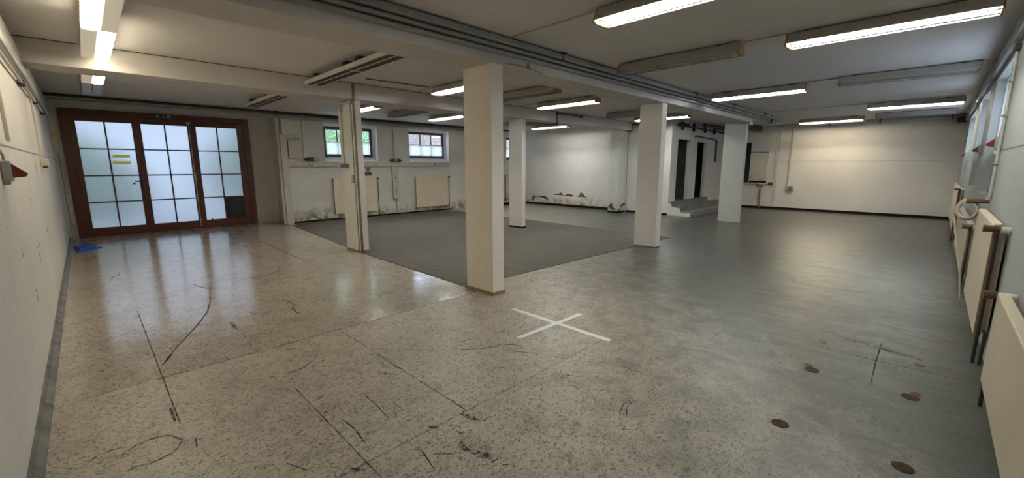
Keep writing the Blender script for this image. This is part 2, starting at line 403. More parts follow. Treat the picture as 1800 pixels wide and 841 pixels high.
struct('wall_stair', wall_y(MB(), 13.45, XB, YS, YS+.13, [(13.95, 14.95, 0, 2.48), (15.55, 16.45, 0, 2.44)]).box(13.45, XP+.3, YS+.13, 7.69, 0, ZC), M['wall'])
bk = MB()
bk.box(XB, XB+.3, YR-.4, 5.12, 0, ZC).box(XB, XB+.3, 5.12, 5.95, 0, .95).box(XB, XB+.3, 5.12, 5.95, 2.47, ZC).box(XB, XB+.3, 5.95, 9.2, 0, ZC)
wb_ = struct('wall_back', bk, M['wall_warm'])
struct('wall_hatch_recess', MB().box(XB+.3, XB+.36, 5.0, 6.1, .8, 2.6), M['dark'])
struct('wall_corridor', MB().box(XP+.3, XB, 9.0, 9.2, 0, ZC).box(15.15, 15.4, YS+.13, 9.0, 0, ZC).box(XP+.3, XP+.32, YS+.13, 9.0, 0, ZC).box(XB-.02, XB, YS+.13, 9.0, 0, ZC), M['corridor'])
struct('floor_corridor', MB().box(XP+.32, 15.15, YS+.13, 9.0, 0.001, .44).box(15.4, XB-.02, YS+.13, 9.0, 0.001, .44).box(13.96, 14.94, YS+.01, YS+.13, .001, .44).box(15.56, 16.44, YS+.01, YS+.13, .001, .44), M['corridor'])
struct('trim_lintel', MB().box(XL, XB, YR, YR+.055, 2.86, ZC), M['wall_cool'])

# grooves where the textured upper wall meets the smooth lower wall
struct('trim_groove_left', MB().box(XL, XL+.004, YR, YD, 1.755, 1.765), M['groove'])
struct('trim_groove_right', MB().box(XL, 7.1, YR, YR+.004, 1.755, 1.765), M['groove'])
struct('trim_groove_back', MB().box(XB-.004, XB, YR, 4.3, 1.745, 1.755), M['groove'])
# black skirtings
struct('baseboard_back', MB().box(XB-.015, XB, YR, 5.9, 0, .085), M['black'])
struct('baseboard_damp', MB().box(XP-.015, XP, 8.05, YW, 0, .085).box(12.855, 12.87, 7.675, 8.05, 0, .06).box(12.87, 13.3, 7.675, 7.69, 0, .06).box(13.435, 13.45, 5.35, 7.69, 0, .06), M['black'])
struct('baseboard_window', MB().box(3.97, 9.6, YW-.02, YW, 0, .05), M['black'])
struct('baseboard_left', MB().prism([(XL, 0), (XL+.055, 0), (XL+.05, .012), (XL+.02, .03), (XL+.012, .055), (XL, .055)], 'Y', YR, YD-.05), M['skirt_grey'])

# floor seams between the linoleum sheets
fl_ = bpy.data.objects['floor']
sm = MB()
for x0, x1, y0, y1 in ((.2, 3.3, 4.022, 4.030), (.235, .243, 3.2, 6.2), (.90, .906, 1.2, 3.2), (-.3, 3.2, 2.02, 2.025), (1.6, 1.606, 2.03, 4.02)):
    sm.box(x0, x1, y0, y1, 0, .0012)
struct('floor_seam', sm, M['seam'], fl_)
SM = MB()
SCUFFS = [
 (0.025,[(0.08,8.18),(0.13,8.42),(0.18,8.47),(0.21,8.76)]),
 (0.016,[(0.88,7.1),(0.91,6.9),(0.97,6.73),(1.06,6.58)]),
 (0.018,[(1.31,7.03),(1.51,6.92),(1.74,6.92),(1.95,7.06),(2.03,7.23),(2.03,7.4)]),
 (0.014,[(1.03,6.84),(0.9,6.06),(0.79,5.59),(0.64,5.19),(0.43,4.72),(0.27,4.32)]),
 (0.03,[(2.56,10.68),(2.52,9.04),(2.51,7.92),(2.49,6.92)]),
 (0.03,[(1.52,5.46),(1.56,5.26),(1.55,5.11),(1.51,5.07),(1.48,4.86),(1.51,4.77)]),
 (0.012,[(1.54,5.11),(1.63,5.09)]),
 (0.03,[(0.89,5.04),(0.89,4.74)]),
 (0.03,[(0.9,4.57),(0.9,4.51)]),
 (0.04,[(0.89,4.32),(0.89,4.28)]),
 (0.02,[(0.9,4.15),(0.9,4.1)]),
 (0.018,[(1.12,5.22),(1.13,5.16),(1.21,5.04)]),
 (0.02,[(1.14,4.43),(1.18,4.35)]),
 (0.03,[(0.12,4.27),(0.13,4.28)]),
 (0.02,[(1.08,3.9),(1.14,3.86)]),
 (0.018,[(0.28,4.33),(0.36,4.55)]),
 (0.02,[(0.22,3.5),(0.22,3.34),(0.22,3.22)]),
 (0.02,[(-0.02,3.08),(0.03,3.12),(0.1,3.13),(0.16,3.11),(0.2,3.04),(0.22,2.98),(0.2,2.92),(0.17,2.89),(0.11,2.86),(0.06,2.86),(0.01,2.88)]),
 (0.05,[(-0.05,3.05),(-0.03,3.07)]),
 (0.035,[(-0.16,3.12),(-0.14,3.15)]),
 (0.012,[(-0.12,3.14),(-0.09,3.16),(-0.04,3.15)]),
 (0.012,[(-0.03,2.86),(0.01,2.89)]),
 (0.018,[(0.28,2.95),(0.27,2.84)]),
 (0.014,[(0.59,2.33),(0.65,2.19)]),
 (0.02,[(0.3,3.81),(0.3,3.78)]),
 (0.03,[(1.62,4.18),(1.67,4.18)]),
 (0.018,[(1.85,3.96),(1.92,3.93)]),
 (0.012,[(2.12,3.76),(2.14,3.69)]),
 (0.016,[(1.07,3.9),(1.15,3.86)]),
 (0.012,[(1.24,3.63),(1.18,3.52)]),
 (0.01,[(1.63,3.36),(1.74,3.22),(1.99,2.96),(2.16,2.8),(2.31,2.68),(2.4,2.63),(2.56,2.55)]),
 (0.016,[(2.26,2.93),(2.37,2.91)]),
 (0.02,[(1.59,2.97),(1.59,2.9),(1.62,2.83)]),
 (0.03,[(1.45,2.91),(1.48,2.86),(1.54,2.79)]),
 (0.012,[(2.03,2.3),(2.03,2.21)]),
 (0.01,[(0.91,3.41),(1.07,3.43),(1.18,3.53)]),
 (0.014,[(1.61,2.22),(1.61,2.16)]),
 (0.03,[(1.58,2.13),(1.61,2.12),(1.6,2.07)]),
 (0.05,[(1.56,2.02),(1.57,1.95),(1.58,1.9)]),
 (0.05,[(1.58,1.94),(1.6,1.88),(1.62,1.85)]),
 (0.035,[(1.32,2.07),(1.34,2.03),(1.36,1.98)]),
 (0.02,[(1.42,1.98),(1.44,1.94)]),
 (0.03,[(1.42,1.88),(1.43,1.85)]),
 (0.04,[(1.41,1.82),(1.36,1.77),(1.35,1.72),(1.37,1.65)]),
 (0.055,[(1.37,1.66),(1.38,1.62),(1.42,1.58)]),
 (0.015,[(1.38,1.54),(1.45,1.53)]),
 (0.02,[(1.41,1.48),(1.44,1.46)]),
 (0.008,[(1.2,1.82),(1.26,1.76),(1.32,1.72)]),
 (0.01,[(1.13,1.95),(1.17,1.9),(1.13,1.71)]),
 (0.01,[(0.98,2.52),(0.99,2.36),(0.97,2.18)]),
 (0.008,[(1.31,2.47),(1.31,2.32)]),
 (0.03,[(1.25,2.36),(1.25,2.3)]),
 (0.008,[(1.22,2.72),(1.21,2.49),(1.19,2.29)]),
 (0.03,[(0.81,2.06),(0.83,2.01),(0.88,1.97)]),
 (0.02,[(4.04,3.04),(4.02,2.95)]),
 (0.02,[(3.85,2.96),(3.9,2.93)]),
 (0.02,[(3.15,2.86),(3.14,2.75)]),
 (0.018,[(3.55,2.86),(3.66,2.81)]),
 (0.02,[(3.38,2.72),(3.47,2.72)]),
 (0.012,[(5.43,2.75),(5.52,2.5),(5.6,2.31)]),
 (0.02,[(2.82,2.42),(2.91,2.44)]),
 (0.012,[(2.37,2.65),(2.49,2.63),(2.57,2.53),(2.59,2.42)]),
 (0.012,[(2.43,2.5),(2.51,2.37),(2.58,2.24)]),
 (0.02,[(2.41,1.93),(2.44,1.86),(2.48,1.81),(2.51,1.75)]),
 (0.025,[(2.42,2.15),(2.44,2.15)]),
 (0.022,[(2.69,1.84),(2.71,1.83)]),
 (0.02,[(3.01,2.17),(3.05,2.11)]),
 (0.015,[(3.46,1.71),(3.54,1.65)]),
 (0.012,[(4.01,1.31),(4.16,1.31)]),
 (0.02,[(3.16,2.57),(3.12,2.51)]),
 (0.008,[(2.9,1.65),(2.88,1.53),(2.9,1.44)]),
 (0.015,[(3.52,1.97),(3.53,1.95)]),
 (0.014,[(2.36,1.73),(2.35,1.65)]),
 (0.008,[(2.48,1.32),(2.39,1.32),(2.3,1.29),(2.25,1.26)]),
 (0.008,[(2.51,1.28),(2.43,1.3),(2.35,1.27),(2.28,1.23)]),
 (0.01,[(2.63,1.06),(2.61,0.97),(2.61,0.89)]),
 (0.012,[(2.27,0.56),(2.26,0.53)]),
 (0.008,[(2.27,0.64),(2.28,0.59)]),
 (0.012,[(4.46,0.67),(4.46,0.5),(4.46,0.32),(4.46,0.11),(4.47,-0.11)]),
 (0.012,[(4.47,-0.11),(4.48,-0.28),(4.48,-0.43)]),
 (0.012,[(4.94,0.17),(4.43,0.17),(3.91,0.16)]),
 (0.03,[(4.16,0.46),(4.16,0.44)]),
 (0.02,[(3.41,0.11),(3.39,0.09)]),
]

def ribbon(mb, pts, wd, z=.0016):
    pts = [Vector((p[0], p[1], z)) for p in pts]
    # resample with a slight wobble so a scuff looks dragged
    out = []
    for a, b in zip(pts, pts[1:]):
        n = max(1, int((b-a).length/.08))
        for i in range(n): out.append(a.lerp(b, i/n))
    out.append(pts[-1])
    n = len(out); L = []; R_ = []
    for i, p in enumerate(out):
        d = (out[min(i+1, n-1)]-out[max(i-1, 0)]).normalized(); nn = Vector((-d.y, d.x, 0))
        t = i/max(1, n-1); h = wd/2*(0.35+0.65*math.sin(PI*min(1, max(0, t*0.9+.05))))*random.uniform(.75, 1.15)
        L.append(mb.bm.verts.new(p+nn*h)); R_.append(mb.bm.verts.new(p-nn*h))
    for i in range(n-1): mb.bm.faces.new((L[i], R_[i], R_[i+1], L[i+1]))
    return mb
for wd, pts in SCUFFS:
    o = ribbon(MB(), pts, wd*1.05).build('scuff_mark', M['scuff'] if wd > .019 else M['scuff2'], fl_)
for wd, pts in ((.05, [(4.85, .42), (4.8, .2), (4.72, -.12)]), (.16, [(4.95, .62), (4.85, .3), (4.75, -.1)])):
    ribbon(MB(), pts, wd).build('stain_mark', M['stain'], fl_)
bpy.data.objects['ceiling']
for z0, z1, y in ((1.66, 1.5, 7.6), (1.31, 1.24, 6.15), (.86, .69, 5.96), (.88, .83, 6.15), (1.23, 1.2, 4.2), (.88, .79, 7.5), (.62, .5, 5.1), (1.02, .94, 4.7), (1.1, 1.07, 8.4)):
    m_ = MB(); m_.prism([(y-.012, z0), (y+.010, z0-.01), (y+.03, z1), (y+.018, z1+.005)], 'X', XL, XL+.0015); m_.build('scratch_mark', M['scuff'], wl_)

# ================================================================== pillars and beams
def pillar(label, x0, x1, y0, y1, skirt, sk_h, top=2.77, mat='pillar'):
    cx, cy = (x0+x1)/2, (y0+y1)/2
    t = thing('pillar', label, 'pillar', (cx, cy, 0))
    MB().box(x0-cx, x1-cx, y0-cy, y1-cy, 0, top, .006).build('shaft', M[mat], t)
    if sk_h: MB().box(x0-cx-.012, x1-cx+.012, y0-cy-.012, y1-cy+.012, 0, sk_h, .004).build('skirting', M[skirt], t)
    return t
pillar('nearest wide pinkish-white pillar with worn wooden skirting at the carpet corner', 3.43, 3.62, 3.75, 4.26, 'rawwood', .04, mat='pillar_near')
pillar('white pillar at the right hand corner of the carpet, bluish edge', 7.80, 8.0, 3.78, 4.24, 'pipedark', .012)
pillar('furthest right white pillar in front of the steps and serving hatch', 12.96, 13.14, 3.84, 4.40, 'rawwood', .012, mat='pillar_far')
pillar('slim far pillar with black skirting standing on the back of the carpet', 7.87, 8.01, 7.48, 7.94, 'black', .05)
t = thing('pillar', 'board-clad pillar with brown corner gap, conduit and sockets beside the carpet', 'pillar', (3.60, 7.8, 0))
MB().box(-.08, .10, -.24, .27, 0, 2.77, .004).build('shaft', M['pillar'], t)
MB().box(-.10, -.08, -.27, .27, .03, 2.70, .003).build('cladding_board', M['white'], t)['label'] = 'pale pinkish cladding board'
MB().box(-.075, -.02, -.262, -.24, 0, 2.77, .002).box(-.075, -.03, -.314, -.301, 2.74, ZC-.002, .002).build('cable_channel', M['trunkdark'], t)['label'] = 'dark brown open cable channel'
MB().box(-.10, -.075, -.28, -.24, .02, 2.70, .003).build('corner_strip', M['trunk'], t)
MB().box(-.11, .11, -.262, .28, 0, .03, .003).build('skirting', M['rawwood'], t)
t2 = thing('cable_conduit', 'thin pipe down the face of the board-clad pillar to its sockets', 'conduit', (3.5, 7.93, 1.64))
MB().tube([(-.012, 0, 1.0), (-.012, 0, .02)], .011, 8).build('conduit_pipe', M['trunk'], t2, smooth=True)
MB().box(-.028, 0, -.05, .05, .96, 1.08, .008).build('junction_box', M['plast'], t2)
t2 = thing('socket_strip', 'row of blue-grey sockets on the board-clad pillar', 'socket', (3.5, 7.87, 1.60))
MB().box(-.03, 0, -.15, .15, -.02, .05, .006).build('back_plate', M['plast'], t2)
for k in range(4):
    MB().box(-.055, -.028, -.14+k*.072, -.085+k*.072, -.025, .055, .006).build('socket', M['bluep'], t2)
t2 = thing('light_switch', 'small grey double switch below the socket row on the pillar', 'switch', (3.5, 7.60, 1.37))
MB().box(-.035, 0, -.04, .04, -.07, .07, .01).build('switch_body', M['plast'], t2)
MB().box(-.045, -.034, -.025, .025, .01, .05, .004).build('rocker', M['white'], t2)
MB().box(-.045, -.034, -.025, .025, -.05, -.01, .004).build('rocker', M['white'], t2)

def beam(label, x0, x1, y0, y1, z0):
    t = thing('ceiling_beam', label, 'beam', (x0, y0, z0))
    MB().box(0, x1-x0, 0, y1-y0, 0, ZC-z0, .006).build('beam_body', M['beam'], t)
    MB().box(0, x1-x0, -.003, 0, ZC-z0-.010, ZC-z0-.001).build('joint_gap', M['pipedark'], t)['label'] = 'dark crack along the ceiling'
    return t
beam('long ceiling beam over the nearest pillar with pipes along its side', XL, 13.14, 3.75, 4.26, 2.77)
beam('long ceiling beam over the board-clad pillar, closer to the windows', XL, XP, 7.5, 8.0, 2.78)
MB().box(12.9, 13.16, 3.74, 3.86, 2.70, 2.77, .003).build('beam_bracket', M['beam'], None, (13.03, 3.8, 2.7)).update_tag()
tag(bpy.data.objects['beam_bracket'], 'small block under the end of the piped beam on the furthest right pillar', 'bracket')

for z0, z1, xe, dp, lab in ((2.974, 3.045, 15.9, .11, 'topmost'), (2.922, 2.962, 15.75, .085, 'middle'), (2.868, 2.908, 15.55, .068, 'lowest')):
    m_ = MB(); m_.box(0, xe-XL, -dp, 0, -(z1-z0)/2, (z1-z0)/2, .014)
    o = m_.build('cable_trunking', M['pipe'], None); o.location = (XL, 3.745, (z0+z1)/2)
    tag(o, lab + ' of the three long grey trunkings along the piped ceiling beam', 'trunking', 'grey trunkings on the long beam')
t = thing('ceiling_bracket', 'flat steel hanger holding the grey trunkings beyond the last pillar', 'bracket', (14.6, 3.70, ZC))
MB().box(-.02, .02, -.06, .06, -.21, 0, .003).build('strap', M['pipedark'], t)
for x in (4.6, 8.9, 11.2, 13.8):
    t = thing('cable_clamp', {4.6: 'dark pipe clamp above the trunkings right of the nearest pillar', 8.9: 'dark clamp above the trunkings near the second louvre lamp',
                              11.2: 'dark clamp above the trunkings before the last pillar', 13.8: 'dark clamp above the trunkings beyond the last pillar'}[x], 'clamp', (x, 3.62, ZC), 'clamps above the trunkings')
    MB().box(-.05, .05, -.015, .015, -.02, 0, .004).build('clamp_foot', M['pipedark'], t)
    MB().tube([(0, 0, 0), (0, 0, -.08), (0, .04, -.10)], .007, 6).build('rod', M['pipedark'], t)

bm_ = [o for o in bpy.data.objects if o.name.startswith('ceiling_beam')][0]
def on_beam(q): return [(x-XL, z-2.77) for x, z in q]
MB().prism(on_beam([(3.62, 2.79), (3.9, 2.800), (4.32, 2.772), (4.33, 2.779), (3.9, 2.812), (3.62, 2.797)]), 'Y', -.0015, 0).prism(on_beam([(4.02, 2.80), (4.10, 2.80), (4.07, 2.86), (4.04, 2.862)]), 'Y', -.0015, 0).build('crack', M['trunkdark'], bm_)['label'] = 'rusty brown crack and drip'
# ================================================================== lamps
L = 1.58
def housing_pts(w=.115, h=.112):
    return [(-.062, 0), (-w, -h+.012), (-w, -h), (-w+.006, -h), (-w+.010, -h+.014), (-.050, -.030), (.050, -.030), (w-.010, -h+.014), (w-.006, -h), (w, -h), (w, -h+.012), (.062, 0)]
def louvre_lamp(lit):
    t = bpy.data.objects.new('ceiling_lamp', None); COL.objects.link(t)
    MB().prism(housing_pts(), 'Y', -L/2, L/2).build('housing', M['lampbody'], t)
    for s in (-1, 1): MB().box(-.03, .03, s*(L/2-.225)-.075, s*(L/2-.225)+.075, 0, .016).build('mounting_block', M['pipedark'], t)
    MB().prism([(-.104, -.106), (-.048, -.034), (.048, -.034), (.104, -.106), (.102, -.107), (.046, -.037), (-.046, -.037), (-.102, -.107)], 'Y', -L/2+.01, L/2-.01).build('reflector', M['reflector'], t)
    for s in (-1, 1):
        y0, y1 = sorted((s*L/2, s*(L/2+.018)))
        MB().prism([(-.066, -.001), (-.120, -.138), (.120, -.138), (.066, -.001)], 'Y', y0, y1).build('end_cap', M['lampcap'], t)
    MB().tube([(0, -L/2+.03, -.096), (0, L/2-.03, -.096)], .014, 10).build('tube', M[lit] if lit else M['deadtube'], t, smooth=True)
    lv = MB()
    for x in (-.108, .108): lv.box(x-.0015, x+.0015, -L/2, L/2, -.136, -.126)
    n = 32
    for i in range(n):
        y = -L/2+.02+i*(L-.04)/(n-1); lv.prism([(-.108, -.136), (-.106, -.114), (0, -.124), (.106, -.114), (.108, -.136)], 'Y', y-.001, y+.001)
    lv.build('louvre', M['louvre'], t)
    return t
def wide_lamp(mode, ln=1.5):
    t = bpy.data.objects.new('ceiling_lamp', None); COL.objects.link(t)
    for s in (-1, 1): MB().box(-.05, .05, s*(ln/2-.2)-.1, s*(ln/2-.2)+.1, 0, .016).build('mounting_block', M['pipedark'], t)
    MB().box(-.128, .128, -ln/2, ln/2, -.118, 0, .008).build('housing', M['lampbody'], t)
    for side in (-1, 1):
        x0, x1 = (-.125, -.002) if side < 0 else (.002, .125)
        lit = mode == side
        MB().box(x0, x1, -ln/2+.008, ln/2-.008, -.150, -.116, .012).build('diffuser', M['litcover'] if lit else (M['opalglow'] if mode else M['opal']), t)['label'] = 'glowing warm diffuser' if lit else 'unlit cream diffuser'
    return t
def twin_lamp(ln=1.5):
    t = bpy.data.objects.new('ceiling_lamp', None); COL.objects.link(t)
    for s in (-1, 1): MB().box(-.05, .05, s*(ln/2-.2)-.06, s*(ln/2-.2)+.06, -.080, .016).build('mounting_block', M['pipedark'], t)
    MB().box(-.135, .135, -ln/2, ln/2, -.094, -.078, .004).box(-.135, -.105, -ln/2, ln/2, -.135, -.090, .004).box(-.008, .008, -ln/2, ln/2, -.135, -.090, .003).box(.122, .135, -ln/2, ln/2, -.135, -.090, .004).box(-.135, .135, -ln/2, -ln/2+.012, -.135, -.090).box(-.135, .135, ln/2-.012, ln/2, -.135, -.090).build('housing', M['lampwhite'], t)
    for x in (-.057, .065): MB().tube([(x, -ln/2+.03, -.112), (x, ln/2-.03, -.112)], .014, 10).build('tube', M['deadtube'], t, smooth=True)
    lv = MB(); n = 34
    for i in range(n):
        y = -ln/2+.03+i*(ln-.06)/(n-1); lv.box(-.105, -.008, y-.001, y+.001, -.132, -.108); lv.box(.008, .122, y-.001, y+.001, -.132, -.108)
    lv.build('louvre', M['louvredark'], t)
    return t
protos = {}
def lamp(kind, x, y, label, group):
    if kind not in protos:
        o = {'cool': lambda: louvre_lamp('tube'), 'warm': lambda: louvre_lamp('tubewarm'), 'off': lambda: louvre_lamp(None),
             'wideL': lambda: wide_lamp(-1), 'wideR': lambda: wide_lamp(1), 'wideO': lambda: wide_lamp(0), 'twin': twin_lamp}[kind]()
        protos[kind] = o
    else: o = copy_tree(protos[kind])
    o.location = (x, y, ZC-.016)
    return tag(o, label, 'ceiling lamp', group)
GL, GO, GW = 'lit louvre lamps', 'unlit louvre lamps', 'wide two-row ceiling lamps by the left wall'
lamp('cool', 3.62, 1.62, 'lit louvre ceiling lamp cut off by the top edge of the photo', GL)
lamp('cool', 5.78, .56, 'long brightly lit lamp nearest the right wall at top right', GL)
lamp('off', 5.70, 2.62, 'unlit louvre lamp with brown end cap between two lit lamps near the trunkings', GO)
lamp('off', 9.10, .53, 'unlit dark lamp near the right wall behind the longest lit one', GO)
lamp('cool', 9.30, 2.62, 'thin dotted bright lamp over the floor right of the piped beam', GL)
lamp('cool', 13.45, .55, 'lit lamp furthest along the right wall', GL)
lamp('warm', 16.45, 2.50, 'warm yellow lamp lighting up the back wall', GL)
lamp('off', 16.0, .60, 'unlit lamp just in front of the back wall near the right corner', GO)
lamp('cool', 4.83, 6.0, 'lit lamp passing behind the nearest pillar', GL)
lamp('off', 6.18, 5.80, 'unlit lamp with ochre end cap to the right of the nearest pillar', GO)
lamp('cool', 7.74, 5.98, 'lit lamp between the nearest pillar and the carpet corner pillar', GL)
lamp('off', 10.5, 5.85, 'unlit lamp left of the carpet corner pillar, partly behind it', GO)
lamp('cool', 11.88, 5.78, 'lit lamp showing on both sides of the carpet corner pillar', GL)
lamp('cool', 4.90, 9.95, 'lit lamp with reddish end cap right of the board-clad pillar', GL)
lamp('off', 6.10, 9.90, 'unlit lamp with reddish end cap in front of the second barred window', GO)
lamp('cool', 7.42, 9.92, 'lit slim lamp over the second barred window, left of the nearest pillar', GL)
lamp('cool', 11.78, 9.82, 'lit lamp in front of the peeling wall', GL)
lamp('off', 10.35, 9.85, 'unlit lamp beside the slim far pillar', GO)
lamp('wideL', .275, 5.15, 'wide lamp by the left wall, left half lit, at the top of the photo', GW)
lamp('wideR', .275, 6.66, 'wide lamp by the left wall, right half lit, just before the beam', GW)
lamp('wideR', .275, 8.88, 'wide lamp by the left wall half hidden behind the beam', GW)
lamp('wideO', .275, 10.40, 'unlit wide lamp nearest the red-brown glazed doors', GW)
lamp('twin', 2.83, 5.15, 'unlit wide lamp crossing under the piped beam', GW)
lamp('twin', 2.83, 6.66, 'unlit wide lamp in line before the beam left of the board-clad pillar', GW)
lamp('twin', 2.83, 8.80, 'unlit wide lamp beyond the beam, its near end hidden', GW)
lamp('twin', 2.83, 10.33, 'unlit wide lamp above the right end of the glazed doors', GW)
# thin supply cables on the ceiling between lamps
for x, y0, y1, lab in ((3.64, 2.42, 3.66, 'pale cable on the ceiling from the trunkings to the first lit lamp'), (5.75, 1.36, 1.82, 'cable on the ceiling joining the unlit louvre lamp to the longest lit lamp'),
                  (9.2, 1.33, 1.82, 'cable on the ceiling between the dotted lamp and the unlit dark lamp'), (5.78, -.40, -.24, 'short cable from the longest lit lamp to the right wall'),
                  (9.1, -.40, -.27, 'short cable from the unlit dark lamp to the right wall'), (13.45, 1.35, 3.6, 'cable on the ceiling from the furthest lit lamp to the trunkings'),
                  (4.83, 6.8, 7.5, 'brown cable on the ceiling behind the lit lamp left of the nearest pillar'), (7.74, 6.8, 7.5, 'cable on the ceiling from the lit lamp to the beam over the carpet')):
    o = MB().box(-.008, .008, 0, y1-y0, -.012, 0, .003).build('ceiling_cable', M['cable']); o.location = (x, y0, ZC); tag(o, lab, 'cable', 'cables between lamps')
t = thing('cable_conduit', 'brown conduit on the ceiling leading left from the lit lamp behind the nearest pillar', 'conduit', (3.52, 6.95, ZC))
MB().tube([(0, 0, -.014), (1.2, -.08, -.014)], .010, 8).build('conduit_pipe', M['trunkdark'], t)

# ================================================================== glazed doors
dr = struct('door_1', MB().box(-.24, -.10, YD-.07, YD+.07, 0, 2.87, .006).box(3.22, 3.36, YD-.07, YD+.07, 0, 2.87, .006).box(-.10, 3.22, YD-.07, YD+.07, 2.74, 2.87, .006).box(-.10, 3.22, YD-.03, YD+.07, 0, .045).box(-.10, 3.22, YD-.004, YD+.02, 2.70, 2.745), M['redwood'])
leaves = [(-.10, 1.0195, .005, .94, .06), (1.0205, 2.0795, 1.10, 1.995, .05), (2.08, 3.22, 2.17, 3.07, .04)]
ZR = [.205, .795, 1.40, 2.005, 2.61]
for k, (x0, x1, g0, g1, _) in enumerate(leaves):
    lf = MB(); ya, yb = YD-.055, YD-.005
    lf.box(x0, g0, ya, yb, .0295, 2.7405, .004).box(g1, x1, ya, yb, .0295, 2.7405, .004)
    lf.box(g0, g1, ya, yb, .03, ZR[0], .004).box(g0, g1, ya, yb, ZR[-1], 2.7405, .004)
    gm = (g0+g1)/2
    lf.box(gm-.014, gm+.014, ya+.006, yb-.006, ZR[0], ZR[-1], .003)
    for z in ZR[1:-1]: lf.box(g0, g1, ya+.006, yb-.006, z-.013, z+.013, .003)
    lo = lf.build('door_leaf', M['redwood'], dr)
    gb = MB()
    for i, (a, b) in enumerate(((g0, gm), (gm, g1))):
        for j in range(4):
            if k == 2 and i == 1 and j == 0: continue
            gb.box(a, b, YD-.034, YD-.026, ZR[j], ZR[j+1])
    gb.build('glass_panes', M['frost'], lo)
    if k == 0:
        MB().box(.955, .995, ya-.010, ya, 1.02, 1.42, .004).tube([(.975, ya, 1.26), (.975, ya-.055, 1.26), (.84, ya-.06, 1.26)], .011, 8).build('door_handle', M['flap'], lo)
        MB().box(.80, .86, ya-.012, ya+.02, 1.19, 1.23, .006).build('door_latch', M['plast'], lo)
        for zc in (1.845, 1.700): MB().box(.52, .83, YD-.024, YD-.021, zc-.030, zc+.030).build('sticker', M['yellow'], lo)['label'] = 'yellow strip stuck on the pane'
    if k == 1:
        MB().tube([(2.03, ya-.014, 2.70), (2.03, ya-.014, .05)], .009, 8).box(1.985, 2.075, ya-.025, ya, 2.67, 2.71, .004).box(2.01, 2.05, ya-.028, ya, 1.25, 1.45, .006).box(2.01, 2.05, ya-.022, ya, .2, .24, .004).build('door_bolt', M['trunk'], lo)
    if k == 2:
        f = MB().box(gm+.014, g1, YD-.040, YD-.020, ZR[0], ZR[1]-.013).box(gm+.05, g1-.04, YD-.052, YD-.040, ZR[0]+.05, ZR[1]-.05, .006)
        f.build('pet_flap', M['flap'], lo)['label'] = 'black pet flap panel in place of a pane'
        MB().box(2.27, 2.30, YD-.065, YD-.05, .19, .25, .003).build('door_stop', M['flap'], lo)
t = thing('exit_sign', 'small dark emergency exit sign on the frame above the middle glazed door', 'sign', (1.54, YD-.07, 2.80))
MB().box(-.19, .19, -.035, 0, -.055, .06, .004).build('sign_box', M['signgreen'], t)
pg = MB()
def man(mb, ox):
    y0, y1 = -.038, -.035
    for q in ([(-.004, .036), (.006, .043), (.016, .036), (.006, .028)], [(-.012, .026), (.010, .028), (.006, -.004), (-.010, -.002)],
              [(-.012, .026), (-.030, .012), (-.026, .006), (-.010, .016)], [(.010, .026), (.026, .008), (.021, .004), (.008, .014)],
              [(-.010, .0), (-.002, .0), (-.022, -.034), (-.032, -.032)], [(-.002, .0), (.006, .0), (.026, -.020), (.018, -.038), (.012, -.034), (.016, -.020)]):
        mb.prism([(ox+a, b) for a, b in q], 'Y', y0, y1)
man(pg, -.11)
pg.prism([(-.006, .038), (.006, .038), (.006, -.005), (.018, -.005), (0, -.038), (-.018, -.005), (-.006, -.005)], 'Y', -.038, -.035)
pg.prism([(.085, .04), (.135, .04), (.135, -.04), (.12, -.04), (.12, .022), (.10, .022), (.10, -.04), (.085, -.04)], 'Y', -.038, -.035)
pg.build('sign_pictogram', M['signwhite'], t)['label'] = 'running man, arrow down and door in pale green'

